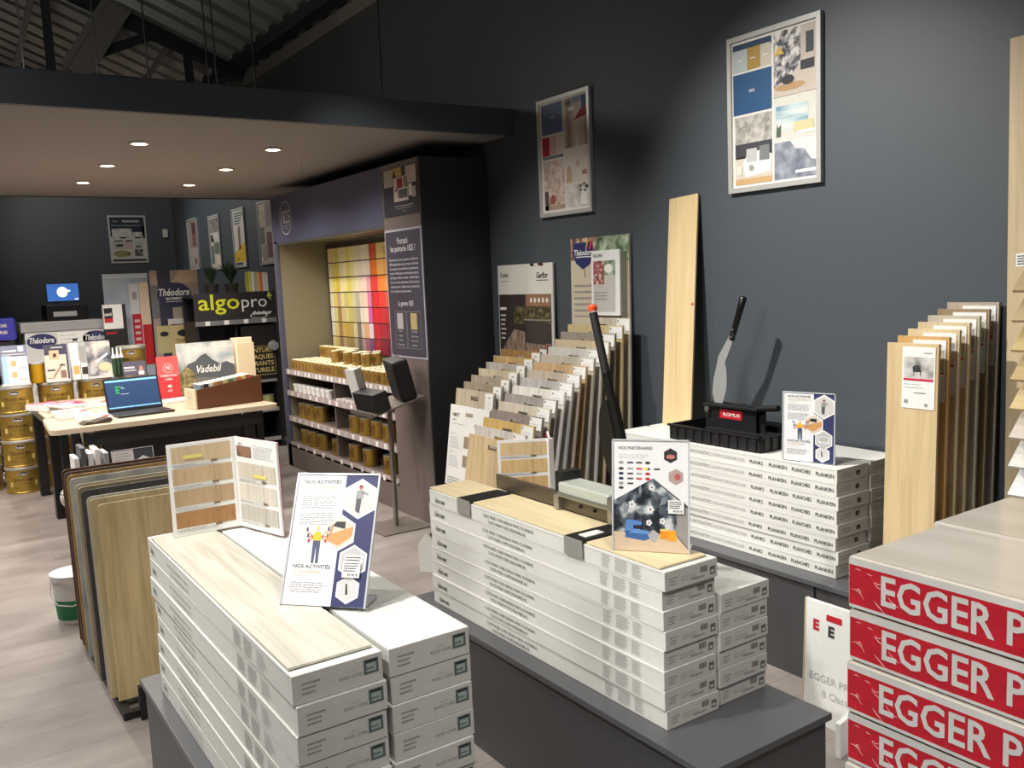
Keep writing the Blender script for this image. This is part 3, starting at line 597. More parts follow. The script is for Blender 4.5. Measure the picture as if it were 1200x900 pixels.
# ================================================================ LONG CUTTER on the middle stack
GUN = mat('bronze_grey_metal', (104, 96, 84), .35, .7)
t = thing('plank_cutter', 'long metal plank cutter with a tall black lever and red tip on the middle stack', 'cutter', (1.752, 2.0, .7345))
MB().box(-.056, -.040, -.04, .66, .115, .165, GUN).box(-.040, .04, -.04, .66, .115, .125, GUN).box(-.012, .04, -.04, .66, .000, .115, BLACK).build('base_rail', t)
mb = MB().box(-.070, .02, .02, .27, .165, .205, mat('satin_aluminium', (206, 212, 200), .4, .35), .006); mb.box(-.078, -.062, .0, .27, .160, .175, STEEL, .003); mb.box(-.076, -.010, -.01, .02, .116, .20, STEEL, .003); mb.box(-.076, -.020, .265, .29, .116, .165, STEEL, .003)
mb.build('guide_block', t)
MB().box(-.06, .02, .262, .30, .165, .235, BLACK, .004).build('end_clamp', t)
for yy in (.10, .17): MB().lathe([(0, 0), (.006, 0), (.006, .003)], BLACK, 10, M=Matrix.Translation((-.0565, yy, .140)) @ Matrix.Rotation(-PI/2, 4, 'Y')).build('bolt', t)
# lever: arm with a curved blade, lying roughly in the YZ plane
top = Vector((-.02, .125, .755)); piv = Vector((.0, -.02, .16))
lever = MB(); lever.bar(piv, piv.lerp(top, .55), .022, .034, mat('black_lever', (34, 34, 32), .35, .3)); lever.bar(piv.lerp(top, .5), piv.lerp(top, .72), .016, .022, mat('black_lever', (34, 34, 32), .35))
lever.tube([piv.lerp(top, .68), piv.lerp(top, .99)], .013, mat('rubber_grip', (26, 26, 26), .6), 12); lever.build('lever', t)
MB().lathe([(0, 0), (.014, 0), (.015, .012), (.008, .02), (0, .02)], ORANGE, 12, c=tuple(top)).build('red_tip', t)['label'] = 'orange-red end cap of the lever'
pts = []
for i in range(13):
    a = i/12; pts.append((.022+.055*math.sin(PI*a)**.7, .03+.30*a))
mb = MB(); mb.prism([(.004, .03)]+pts+[(.004, .33)], piv+Vector((-.012, .0, 0)), (0, 1, 0), (top-piv).normalized(), .006, mat('blade_steel_dark', (56, 54, 48), .35, .6)); mb.build('curved_blade', t)
MB().lathe([(0, 0), (.03, 0), (.03, .05), (0, .05)], BLACK, 14, M=Matrix.Translation(piv+Vector((-.03, 0, -.02))) @ Matrix.Rotation(PI/2, 4, 'Y')).bar(piv+Vector((-.01, 0, -.02)), piv+Vector((-.01, -.01, -.06)), .04, .04, BLACK).build('pivot', t)

# ================================================================ KNIFE CUTTER, tray, plank at the wall
mb = MB(); TR = mat('black_tray_plastic', (28, 28, 30), .45)
tl, tw, th_ = .52, .33, .07
mb.box(0, tw, 0, tl, 0, .006, TR)
for k in ((0, .006, 0, tl), (tw-.006, tw, 0, tl), (0, tw, 0, .006), (0, tw, tl-.006, tl)): mb.box(k[0], k[1], k[2], k[3], 0, th_, TR)
for i in range(10): mb.box(-.006, 0, .02+i*.05, .045+i*.05, .006, th_-.012, TR)
for i in range(4): mb.box(.02+i*.05, .045+i*.05, -.006, 0, .006, th_-.012, TR)
mb.box(-.008, .006, -.008, tl+.008, th_-.010, th_, TR); mb.box(-.008, tw+.008, -.008, .006, th_-.010, th_, TR)
tag(mb.build('black_tray', loc=(2.855, 2.44, .8355), rz=.02), 'ribbed black plastic tray on the wall-side cartons, holding the knife cutter', 'tray')
t = thing('knife_cutter', 'guillotine plank cutter with upright steel blade and black handle, in the black tray', 'cutter', (3.055, 2.555, .8425), .0)
mb = MB(); mb.box(-.03, .06, .0, .36, 0, .03, BLACK, .003); mb.box(-.012, -.004, .07, .37, .03, .145, BLACK); mb.box(.012, .02, .04, .37, .03, .13, BLACK); mb.build('base', t)
mb = MB().box(-.03, .05, .05, .37, .128, .143, BLACK, .003); mb.tube([(-.01, .06, .14), (-.02, -.06, .155)], .014, BLACK, 10); mb.build('clamp_bar', t)
mb = MB(); mb.box(-.0135, -.0125, .15, .28, .078, .118, RED); s = Sheet(mb, (-.0145, .275, .078), NX, UP, .13, .04, .0004); s.text('ROMUS', .12, .3, .022, WHITE, 1, .008, .1, width=.76); mb.build('brand_plate', t)['label'] = 'red plate with white lettering'
MB().lathe([(0, 0), (.014, 0), (.014, .02), (0, .02)], STEEL, 12, M=Matrix.Translation((-.012, .345, .115)) @ Matrix.Rotation(-PI/2, 4, 'Y')).build('pivot_bolt', t)
BL = mat('knife_steel', (176, 178, 176), .4, .35)
# local coordinates: y measured from 2.50, z from .842
pl = [(.30, .115), (.322, .145), (.334, .185), (.331, .22), (.325, .257), (.305, .32), (.295, .36), (.222, .464), (.193, .464), (.222, .40), (.256, .332), (.248, .305), (.246, .273), (.246, .235), (.250, .205), (.266, .16), (.283, .13)]
MB().prism([(-p[0], p[1]) for p in pl], (-.002, 0, 0), (0, -1, 0), UP, .004, BL).build('blade', t)
hd = MB(); a = Vector((0, .206, .464)); b = Vector((0, .142, .632)); hd.bar(a-(b-a)*.15, a+(b-a)*.25, .016, .022, BLACK); hd.tube([a.lerp(b, .12), a.lerp(b, .2), a.lerp(b, .6), a.lerp(b, .97), b], .014, mat('knife_grip', (18, 18, 18), .3), 12, rs=[.011, .014, .015, .017, .010])
for q in (-.08, .12): hd.lathe([(0, 0), (.006, 0), (.006, .004), (0, .005)], STEEL, 10, M=Matrix.Translation(a.lerp(b, q)+Vector((-.010, 0, 0))) @ Matrix.Rotation(-PI/2, 4, 'Y'))
hd.build('handle', t)
# leaning oak plank
def lean_board(x0, z0, x1, z1): 
    L = math.hypot(x1-x0, z1-z0); return L, math.atan2(x1-x0, z1-z0)
L, a = lean_board(3.085, .8355, 3.222, 1.962)
tt = thing('leaning_plank', 'tall light oak plank leaning on the wall left of the knife cutter', 'flooring plank', (3.085, 3.066, .8420), 0, None, (-.05, a, 0))
mb = MB().box(0, .010, 0, .195, 0, L, wood((218, 190, 136), 'z', amp=16, name='oak_long_plank', s=.8), .001); mb.build('plank', tt)
MB().lathe([(0, 0), (.006, 0), (.006, .002), (0, .002)], RED, 10, M=Matrix.Translation((-.0005, .012, .60)) @ Matrix.Rotation(-PI/2, 4, 'Y')).build('red_dot_sticker', tt)

# ================================================================ SAMPLE BOARD RACKS (right middle)
_slot = mat('slot_shadow', (30, 28, 26), .8)
def board_mesh(w, h, th, m, slot=True):
    """board facing -X, bottom edge on z=0, y from 0 to w; a real hand slot near the top"""
    mb = MB()
    if slot:
        a, b, c, d = w*.5-.042, w*.5+.042, h-.062, h-.036
        mb.box(0, th, 0, a, 0, h, m); mb.box(0, th, b, w, 0, h, m); mb.box(0, th, a, b, 0, c, m); mb.box(0, th, a, b, d, h, m)
        mb.box(-.0015, 0, a-.004, b+.004, d, d+.004, m); mb.box(-.0015, 0, a-.004, b+.004, c-.004, c, m)
    else: mb.box(0, th, 0, w, 0, h, m, .001)
    return mb
def rack(label, xs, y0, y1):
    t = thing('board_rack', label, 'display rack', (xs[0], y0, 0))
    mb = MB(); w = xs[1]-xs[0]; d = y1-y0
    mb.box(0, w, 0, .02, 0, .042, BLACK); mb.build('side_rail', t); MB().box(0, w, d-.02, d, 0, .042, BLACK).build('side_rail', t)
    for i in range(5):
        x = w*i/4; MB().box(x-.01 if i else 0, x+.01 if i < 4 else w, .02, d-.02, .025, .040, BLACK).build('cross_bar', t)
    return t
rack('low black floor rack under the left group of sample boards', (2.55, 3.20), 4.30, 4.80)
rack('low black floor rack under the long group of sample boards', (2.20, 3.20), 3.54, 4.06)
A = [((168, 126, 72), 'brown oak'), ((200, 166, 108), 'golden oak'), ((182, 176, 166), 'light grey'), ((204, 190, 158), 'pale beige'), ((170, 156, 136), 'taupe'), ((158, 144, 122), 'grey-brown'), ((190, 176, 150), 'sand')]
for i, (c, nm) in enumerate(A):
    f = i/7.0; xt = 3.13-f*.40; zt = 1.152-f*.252; lean = math.radians(3+5*f); h = (zt-.05)/math.cos(lean)
    t = thing('sample_board', '%s sample board with tall white tag, %s from the wall, left rack' % (nm, 'first' if i == 0 else ORD[i]), 'sample board', (xt-math.sin(lean)*h, 4.345, .047), 0, 'boards of the left rack', (0, lean, 0))
    board_mesh(.44, h, .010, wood(c, 'z', (1, .11, .14))).build('board', t)
    mb = MB(); lb, tp = .165, h-.008; mb.box(-.022, -.001, -.02, .066, tp-lb, tp, WHITE, .001); s = Sheet(mb, (-.0225, .066, tp-lb), NX, UP, .086, lb, .0004); s.rect(.38, .86, .62, .89, INK, 1); s.lines(.25, .8, .74, 7, .07, .02, LGREY, 1, .3, i)
    mb.build('spec_tag', t)
# white range board at the front of the left rack
lean = math.radians(8.4); h = .81; t = thing('range_board', 'white range overview board with small swatches at the front of the left rack', 'sample board', (2.70-math.sin(lean)*h, 4.27, .047), 0, None, (0, lean, 0))
mb = board_mesh(.44, h, .010, WHITE); s = Sheet(mb, (-.0008, .44, 0), NX, UP, .44, h, .0006)
s.text('NEXT', .08, .915, .030, INK, 1, .02); s.text('online', .08, .885, .018, GREY, 1, .02); s.rect(.08, .86, .42, .863, GREY, 1)
for y_ in (.74, .60):
    s.text('Dimensions', .06, y_+.045, .013, GREY, 1); s.lines(.06, .32, y_+.02, 5, .018, .006, LGREY, 1, .3, 2); s.rect(.42, y_-.045, .60, y_+.04, wood((158, 142, 120), 'z', name='range_swatch'), 1)
s.lines(.06, .4, .46, 4, .02, .008, GREY, 1, .3, 3); s.rect(.0, .30, .30, .40, wood((158, 142, 120), 'z', name='range_swatch'), 1); s.rect(.32, .30, .8, .40, wood((120, 104, 90), 'z', name='range_swatch_dark'), 1)
s.text('Conf', .66, .86, .03, INK, 2, .01, .4); mb.build('board', t)
B = [((204, 194, 170), 'pale stone'), ((212, 188, 132), 'honey'), ((156, 146, 134), 'grey-brown'), ((208, 188, 150), 'light oak'), ((208, 204, 196), 'chalk grey'), ((196, 188, 170), 'greige'), ((208, 172, 122), 'warm oak'), ((202, 186, 166), 'rosy beige'), ((190, 188, 184), 'silver grey'), ((238, 234, 224), 'near-white'), ((168, 160, 154), 'mid grey'), ((216, 206, 182), 'ivory'), ((148, 136, 128), 'dark taupe'), ((216, 178, 100), 'yellow oak'), ((212, 208, 200), 'whitewashed'), ((220, 192, 142), 'natural oak')]
for i, (c, nm) in enumerate(B):
    f = i/15.0; xt = 3.15-f*.74; zt = 1.365-f*.575; lean = math.radians(2+9*min(1, f*1.6)-3*max(0, f-.6)); h = (zt-.05)/math.cos(lean)
    dy = (.0, .005, .01, .0)[i % 4]
    t = thing('sample_board', '%s wood sample board, %s from the wall in the long rack' % (nm, 'first' if i == 0 else ORD[i]), 'sample board', (xt-math.sin(lean)*h, 3.555+dy, .047), 0, 'boards of the long rack', (0, lean, 0))
    board_mesh(.47, h, .010, wood(c, 'z', (1, .118, .12))).build('board', t)
    tp = h-.006; mb = MB().box(-.003, -.001, .003, .105, tp-.062, tp, WHITE); s = Sheet(mb, (-.0032, .105, tp-.062), NX, UP, .102, .062, .0004); s.ell(.10, .82, .05, .09, INK, 1, 10); s.lines(.12, .9, .5, 3, .16, .05, LGREY, 1, .4, i)
    mb.build('label_card', t)
# header boards
lean = math.radians(2)
t = thing('header_board', 'tall header board with a dark reception-desk photo behind the left rack', 'display board', (3.185, 4.312, .047), 0, None, (0, math.radians(1.2), 0))
mb = MB().box(0, .014, 0, .60, 0, 1.635, flat((206, 206, 200)), .002); s = Sheet(mb, (-.0008, .60, 0), NX, UP, .60, 1.635, .0008)
s.rect(0, .885, 1, 1, flat((220, 218, 208)), 1); s.text('Creation', .05, .953, .042, INK, 2, .02, width=.16); s.rect(.05, .935, .22, .938, GREY, 2); s.text('Gerflor', .72, .945, .05, INK, 2, .03, .1, width=.20); s.rect(.72, .935, .92, .938, INK, 2)
s.rect(.02, .65, .96, .885, flat((52, 44, 42)), 2); s.poly([(.02, .65), (.96, .65), (.96, .70), (.60, .735), (.30, .75), (.12, .69)], photo('herringbone', [(90, 72, 60), (140, 118, 102), (170, 148, 130)], 14, (1, 3, 1)), 3)
s.rect(.52, .835, .96, .884, flat((150, 112, 84)), 3)
for x in (.62, .69, .76, .83, .90): s.ell(x, .862, .022, .010, flat((220, 214, 206)), 4, 10)
s.rect(.30, .77, .96, .84, photo('dark_plants', [(30, 28, 22), (80, 72, 50), (130, 116, 86)], 30), 3); s.poly([(.50, .70), (.96, .695), (.96, .775), (.50, .785)], flat((62, 54, 50)), 5); s.rect(.48, .785, .98, .79, flat((150, 140, 130)), 6)
s.rect(.04, .825, .16, .835, WHITE, 5)
for k in range(6): s.rect(.05, .80-k*.018, .05+.10*(1-.1*(k % 3)), .807-k*.018, LGREY, 5)
s.rect(.76, .655, .88, .678, WHITE, 6); s.rect(.87, .655, .95, .70, flat((170, 110, 96)), 6); s.rect(.89, .665, .93, .695, flat((40, 40, 44)), 7)
s.rect(.62, .992, .68, 1.0, flat((80, 20, 24)), 6); s.rect(.76, .992, .84, 1.0, flat((80, 20, 24)), 6)
mb.build('board', t)
t = thing('header_board', 'tall header board with green leaves and a blue oval logo behind the long rack', 'display board', (3.185, 3.628, .047), 0, None, (0, math.radians(1.2), 0))
mb = MB().box(0, .014, 0, .505, 0, 1.76, flat((206, 196, 176)), .002); s = Sheet(mb, (-.0008, .505, 0), NX, UP, .505, 1.76, .0008)
s.rect(0, .70, 1, 1, flat((206, 194, 172)), 1); s.rect(.45, .92, 1, 1, photo('green_leaves', [(60, 84, 60), (140, 160, 130), (206, 210, 196)], 18), 2); s.rect(0, .93, .46, 1, photo('paint_tools', [(60, 60, 80), (150, 110, 90), (210, 190, 160)], 26), 2)
s.poly([(.06, .985), (.40, .985), (.42, .94), (.34, .915), (.22, .90), (.10, .92), (.04, .95)], flat((40, 44, 100)), 4); s.text('Théodore', .07, .945, .046, WHITE, 5, .02, .25, width=.34); s.rect(.10, .938, .38, .941, WHITE, 5)
s.poly([(.30, .99), (.33, .99), (.30, .965), (.28, .965)], flat((230, 160, 60)), 6); s.poly([(.37, .99), (.40, .985), (.36, .96), (.34, .965)], flat((210, 60, 60)), 6)
s.lines(.06, .45, .85, 6, .02, .006, GREY, 3, .3, 8); s.rect(.25, .875, .26, .90, INK, 3)
mb.build('board', t)
mb = MB().box(-.035, -.004, 0, .25, 0, .39, flat((196, 186, 170)), .002); mb.box(-.050, -.036, .0, .24, .045, .40, WHITE, .001); s = Sheet(mb, (-.0508, .24, .045), NX, UP, .24, .355, .0005)
s.text('BALMA', .08, .90, .026, GREY, 1, .02); s.rect(.08, .06, .84, .84, flat((196, 194, 188)), 1); s.rect(.08, .48, .46, .84, photo('cherry_leaves', [(60, 80, 50), (170, 90, 90), (226, 214, 206)], 40), 2); s.rect(.46, .62, .84, .84, photo('green_leaves', [(60, 84, 60), (140, 160, 130), (206, 210, 196)], 18), 2); s.ell(.62, .72, .14, .07, WHITE, 3); s.lines(.1, .6, .36, 3, .05, .015, GREY, 3, .2, 3)
mb.build('leaflet_box', t, loc=(0, .02, 1.28))
tag(MB().prism([(0, 0), (.12, 0), (.10, .17), (.05, .22), (0, .16)], (0, 0, 0), (1, 0, 0), UP, .02, WHITE, flat((200, 190, 170))).build('corner_offcut', loc=(2.21, 4.30, .001), rz=-1.0), 'small white offcut standing on the floor behind the middle stack', 'offcut')

# ================================================================ RIGHT SIDE PLANK SAMPLES
RC = [((210, 182, 134), 'pale knotty oak'), ((206, 160, 92), 'amber oak'), ((214, 190, 142), 'straw oak'), ((204, 184, 140), 'beige oak'), ((188, 176, 152), 'grey oak'), ((150, 128, 92), 'brown oak'), ((176, 160, 140), 'white-topped ash')]
for i, (c, nm) in enumerate(RC):
    f = i/6.0; xt = 2.88+f*.335; zt = 1.315+f*.125; lean = math.radians(1.5); h = (zt-.412)/math.cos(lean); y0 = 1.690-f*.025
    t = thing('plank_sample', '%s plank sample, %s in the right-hand row by the wall' % (nm, 'frontmost' if i == 0 else ('rearmost' if i == 6 else ORD[i]+' from the front')), 'flooring plank', (xt-math.sin(lean)*h, y0, .411), 0, 'plank samples on the right', (0, lean, 0))
    board_mesh(.193, h, .012, wood(c, 'z', None, 18), False).build('plank', t)
    lw, lh = .122, .215; mb = MB().box(-.0025, -.0005, .010, .010+lw, h-lh-.012, h-.012, WHITE); s = Sheet(mb, (-.003, .010+lw, h-lh-.012), NX, UP, lw, lh, .0004)
    sc = [photo('dining_room', [(110, 110, 112), (196, 192, 186), (216, 212, 206)], 20), photo('plant_room', [(80, 100, 60), (190, 180, 150), (216, 206, 190)], 24)][i % 2]
    s.rect(.05, .50, .95, .84, sc, 1); s.rect(.05, .455, .95, .49, flat((206, 30, 70)), 2); s.rect(.66, .90, .9, .915, GREY, 1); s.lines(.08, .9, .40, 2, .05, .012, LGREY, 1, .4, 2); s.lines(.38, .75, .27, 1, .05, .02, GREY, 1, .1, 3); s.rect(.08, .08, .2, .14, GREY, 1); s.ell(.75, .07, .05, .03, GREY, 1, 10)
    if i == 0: s.ell(.45, .66, .13, .05, INK, 3, 12); s.rect(.34, .60, .60, .63, INK, 3); s.rect(.36, .53, .38, .62, INK, 3); s.rect(.56, .53, .58, .62, INK, 3)
    mb.build('label_card', t)
L, a = lean_board(3.14, .41, 3.222, 2.34)
t = thing('leaning_plank', 'very tall pale oak plank leaning on the wall at the right edge', 'flooring plank', (3.14, 1.390, .418), 0, None, (-.032, a, 0))
MB().box(0, .012, 0, .20, 0, L, wood((196, 172, 132), 'z', amp=18, name='tall_oak_plank', s=.7), .001).build('plank', t)
mb = MB().box(-.001, 0, .12, .17, L-.78, L-.735, WHITE); s = Sheet(mb, (-.0015, .17, L-.78), NX, UP, .05, .045, .0004); s.lines(.1, .9, .85, 4, .2, .09, INK, 1, .2, 2); mb.build('price_label', t)

# fan of tilted samples on a post
t = thing('sample_tower', 'post carrying a column of tilted wood samples at the right edge of the view', 'display stand', (2.50, 1.02, 0))
MB().lathe([(0, 0), (.16, 0), (.16, .012), (.02, .02), (.016, 1.62), (0, 1.62)], STEEL, 20).build('post', t)
fc = [(214, 188, 140), (214, 188, 140), (222, 194, 132), (214, 186, 130), (226, 198, 142), (216, 204, 190), (222, 222, 214), (230, 230, 226), (206, 180, 140), (206, 180, 140)]
for k in range(10):
    z = 1.447+.0715-k*.0715; M = Matrix.Translation((-.30, 0, z)) @ Matrix.Rotation(math.radians(48), 4, 'Y')
    MB().box(0, .008, -.32, .09, 0, .155, wood(fc[k], 'y', None, 14, name='tower_sample_%d' % k), 0, M).build('wood_sample', t)
    MB().lathe([(0, -.30), (.011, -.30), (.011, .0), (0, .0)], BLACK, 10, M=Matrix.Translation((0, .035, z-.012)) @ Matrix.Rotation(PI/2, 4, 'Y')).build('peg', t)

# white product panel by the wall
t = thing('product_signboard', 'white product signboard with red and black lettering standing in front of the wall plinth', 'display board', (2.50, 1.72, 0), 0, None, (0, math.radians(3), 0))
mb = MB().box(0, .016, -.22, .22, 0, .435, WHITE, .001); mb.box(-.001, .017, .217, .223, 0, .437, wood((206, 190, 150), 'z', name='panel_core')); mb.build('panel', t, loc=(0, .02, 0))
mb = MB(); s = Sheet(mb, (-.001, .24, 0), NX, UP, .44, .435, .0006)
s.text('E', .08, .77, .05, RED, 1, .05); s.text('E', .22, .75, .05, INK, 1, .05); s.rect(.20, .87, .34, .92, RED, 1); s.text('EGGER PRO', .06, .36, .036, LGREY, 1); s.text('8 Classic', .18, .24, .036, LGREY, 1)
mb.build('lettering', t)
tag(MB().box(0, .10, 0, .018, 0, .12, WHITE, .001).build('white_block', loc=(2.36, 1.70, .001), rz=.2), 'small white block on the floor below the product panel', 'offcut')

# ================================================================ LAMINATE PACKS (front right)
PF = mat('wrapped_red_print', (206, 40, 56), .35, coat=1, bump=.35, bscale=26); PW = mat('wrapped_white_print', (226, 224, 220), .35, coat=1, bump=.2, bscale=26)
PB = mat('wrapped_side', (204, 196, 184), .35, coat=1, bump=.45, bscale=18); PT = ramp_mat('wrapped_top_decor', [(184, 172, 158), (200, 190, 176), (212, 204, 192)], 2.0, (9, 1.5, 8), .3, 5, coat=1)
ph = .0655; pw = .198; plen = 1.29
mb = MB(); mb.box(0, pw, 0, plen, 0, ph-.001, PB, .005)
s = Sheet(mb, (-.0006, plen, 0), NX, UP, plen, ph, .0004)
s.rect(.003, .09, .997, .84, PF, 1); s.rect(.003, .84, .997, .97, PW, 1); s.rect(.003, .03, .997, .09, PW, 1)
for k in range(3): s.text('EGGER PRO', .0360+k*.33, .245, .0500, PW, 2, .020, width=.174)
mb.add([(.005, .005, ph-.0006), (pw-.005, .005, ph-.0006), (pw-.005, plen-.005, ph-.0006), (.005, plen-.005, ph-.0006)], [(0, 1, 2, 3)], PT)
rw = random.Random(9); FILM = mat('film_crease', (236, 226, 226), .15, coat=1)
for k in range(8):
    y0 = plen-.004-abs(rw.gauss(0, .035)); z0 = rw.uniform(.012, ph-.012); L_ = rw.uniform(.006, .022); aa = rw.uniform(-.7, .7); cv = rw.uniform(-.006, .006)
    mb.tube([(-.0014, y0-L_*q*math.cos(aa), min(ph-.003, max(.003, z0+L_*q*math.sin(aa)+cv*math.sin(PI*q)))) for q in (0, .25, .5, .75, 1)], .0004, FILM, 4, rs=[.0001, .0002, .0003, .0002, .0001], cap=False)
e = Sheet(mb, (pw, plen+.0006, 0), (-1, 0, 0), UP, pw, ph, .0004); e.rect(.05, .14, .95, .8, PF, 1)
pk = None; n = 6
for ci, cx in enumerate((.905, 1.11)):
    for k in range(n):
        lab = 'shrink-wrapped laminate pack, red banded, %s column, %s' % (('left', 'right')[ci], 'topmost' if k == n-1 else '%s from the top' % ORD[n-1-k])
        
        if pk is None: o = pk = tag(mb.build('laminate_pack'), lab, 'flooring pack', 'red and white laminate packs')
        else: o = pk.copy(); COL.objects.link(o); o['label'] = lab
        o.location = (cx+random.uniform(-.002, .002), .645-plen+random.uniform(-.002, .002)+(.012 if ci else 0), .859+k*ph); o.rotation_euler = (0, 0, random.uniform(-.001, .001))

# ================================================================ LEFT BOARD RACK
LB = [(4.40, (130, 84, 50), 'reddish brown'), (4.32, (110, 96, 86), 'dark grey-brown'), (4.24, (206, 160, 84), 'orange oak'), (4.15, (190, 194, 196), 'marbled blue-grey'), (4.00, (216, 208, 180), 'cream stone'), (3.93, (200, 180, 136), 'light beige'), (3.85, (84, 80, 80), 'charcoal-edged'), (3.71, (208, 206, 196), 'chalk white'), (3.655, (226, 206, 150), 'pale straw'), (3.61, (232, 202, 140), 'yellow oak')]
t = thing('board_rack', 'black steel floor rack under the left row of flooring boards', 'display rack', (.50, 3.50, 0))
MB().box(.02, .05, .0, 1.0, 0, .030, BLACK).build('rail', t); MB().box(.56, .59, 0, 1.0, 0, .030, BLACK).build('rail', t); MB().box(.05, .56, .0, .03, 0, .030, BLACK).build('rail', t)
tag(MB().box(0, .04, 0, .03, 0, .13, BLACK, .002).build('steel_bracket', loc=(.575, 3.462, .001)), 'short black steel bracket at the foot of the front flooring board', 'bracket')
for i, (y, c, nm) in enumerate(LB):
    h = .785-.0*i; lean = math.radians(-5); x0 = .505
    r = .018; w = .62; pts = [(0, 0), (w, 0), (w, h-r), (w-r*.3, h-r*.3), (w-r, h), (r, h), (r*.3, h-r*.3), (0, h-r)]
    if i == len(LB)-1: h = .77; x0 = .525; pts = [(0, 0), (w-.04, 0), (w-.04, h), (r, h), (r*.3, h-r*.3), (0, h-r)]
    t = thing('flooring_board', '%s flooring board, %s in the left floor rack' % (nm, 'rearmost' if i == 0 else ('front' if i == len(LB)-1 else '%s from the back' % ORD[i])), 'sample board', (x0, y, .036), 0, 'boards in the left floor rack', (lean, 0, 0))
    cm = wood(c, 'z', (0, .19, .14), 24, name='left_board_%d' % i, s=1.3)
    if i == 3: cm = ramp_mat('marble_decor', [(150, 158, 166), (196, 198, 196), (222, 220, 214)], 6, (1, 1, 1), .5)
    MB().prism(pts, (0, 0, 0), (1, 0, 0), UP, .014, cm).build('board', t)
    if i == len(LB)-1: MB().box(.33, .42, -.002, -.0005, h-.115, h-.095, mat('slot_edge', (120, 92, 52), .7)).build('hand_slot', t)
# bucket behind the boards
t = thing('plastic_bucket', 'small white bucket with a green lower band, on the floor left of the boards', 'bucket', (.55, 4.82, 0))
MB().lathe([(0, 0), (.085, 0), (.088, .02), (.095, .12), (.096, .121), (.100, .215), (.107, .216), (.107, .245), (0, .25)], WHITE, 26, mats=[WHITE, WHITE, flat((40, 130, 84)), WHITE, WHITE, WHITE, WHITE, WHITE]).build('body', t)
MB().tube([(-.105, 0, .21), (-.112, -.03, .15), (-.09, -.08, .11), (-.03, -.112, .10), (.05, -.10, .12), (.10, -.04, .17), (.105, 0, .21)], .0035, WHITE, 6).build('handle', t)

# ================================================================ PAINT DISPLAY CABINET
TAUPE = mat('laminate_browner_lit', (112, 101, 96), .5); FASC = mat('laminate_bluer_lit', (76, 78, 100), .45); TAN = mat('tan_lining', (134, 126, 102), .6); SIDE = mat('black_side_panel', (40, 42, 46), .5)  # TAUPE, FASC: one paint, its changing look under light put into two colours
cx, cy = 2.734, 5.02; D = WX-cx-.002; LN = 2.76
t = thing('paint_display_cabinet', 'large taupe paint display cabinet with a lit colour chart and a round 1825 emblem', 'cabinet', (cx, cy, 0))
MB().box(0, D, 0, .02, 0, 2.38, SIDE).build('end_panel', t)['label'] = 'black end panel'
MB().box(0, D, LN-.02, LN, 0, 2.38, TAUPE).box(.02, D, LN-.10, LN-.02, .0, 2.0, TAN).build('end_panel', t)
mb = MB().box(0, .02, .02, .535, 0, 2.38, TAUPE); mb.box(.02, D, .50, .535, 0, 2.0, TAN); mb.build('front_stile', t)
MB().box(0, .02, LN-.10, LN-.02, 0, 2.0, FASC).build('front_stile', t)['label'] = 'narrow violet-grey stile'
mb = MB().box(0, .02, .535, LN-.02, 1.985, 2.38, FASC); mb.box(.02, D, .02, LN-.02, 2.36, 2.38, FASC); mb.build('fascia', t)
MB().box(.02, .40, .535, LN-.10, 1.985, 2.0, mat('cabinet_soffit', (96, 84, 66), .5)).build('soffit', t)
MB().box(-.004, .02, .535, LN-.12, 1.965, 1.985, STEEL).build('light_bar', t)
MB().box(D-.03, D, .535, LN-.10, .2, 2.0, TAN).build('back_panel', t)
MB().box(0, .02, .535, LN-.02, 0, .20, TAUPE).build('kick_panel', t)
MB().box(.03, D-.03, 1.66, 1.68, .23, .86, TAUPE).build('divider', t)
SHELF = mat('price_rail', (176, 160, 158), .4)
for z, nm in ((.855, 'top'), (.665, 'second'), (.435, 'third'), (.20, 'bottom')):
    sh = MB().box(.004, D-.03, .535, LN-.10, z, z+.018, TAUPE).build('shelf', t)
    mb = MB().box(.0, .004, .535, LN-.10, z-.018, z+.030, SHELF)
    for k in range(26 if z > .8 else (15 if z > .3 else 11)):
        st = 2.1/(26 if z > .8 else (15 if z > .3 else 11)); y = .56+k*st; mb.box(-.001, 0, y, y+.04, z-.014, z+.022, WHITE if k % 3 else LGREY)
    mb.build('price_strip', sh)
# emblem, photo panel, text panel
mb = MB(); s = Sheet(mb, (-.0008, 2.40, 2.185), NX, UP, 1, 1, .0008)
s.ring(0, 0, .140, .140, .05, LGREY, 1, 48); s.text('1825', 0, -.045, .15, LGREY, 1, .002, width=.20, align='c', sy=1.05); s.rect(-.095, -.066, .095, -.062, LGREY, 1); s.text('PEINTURES', 0, -.092, .018, LGREY, 1, 0, align='c'); mb.build('emblem', t)
mb = MB().box(-.004, 0, .03, .51, 2.035, 2.345, mat('dark_panel_print', (44, 42, 58), .5)); s = Sheet(mb, (-.0048, .49, 2.04), NX, UP, .46, .305, .0007)
s.rect(.0, .62, .28, .98, flat((184, 176, 164)), 1); s.ring(.15, .82, .08, .11, .08, GREY, 2); s.rect(.64, .62, .99, .98, flat((196, 184, 172)), 1); s.rect(.26, .78, .56, .99, flat((190, 160, 80)), 2); s.poly([(.28, .78), (.34, .98), (.40, .78)], flat((60, 60, 30)), 3); s.rect(.56, .80, .68, .99, flat((60, 54, 52)), 2)
s.rect(.30, .28, .74, .80, flat((214, 204, 196)), 2); s.rect(.42, .56, .58, .76, flat((156, 28, 50)), 3); s.rect(.62, .56, .74, .78, flat((140, 130, 110)), 3); s.rect(.44, .34, .72, .52, flat((90, 100, 112)), 3); s.poly([(.34, .50), (.42, .60), (.44, .56), (.38, .48)], flat((130, 40, 50)), 3)
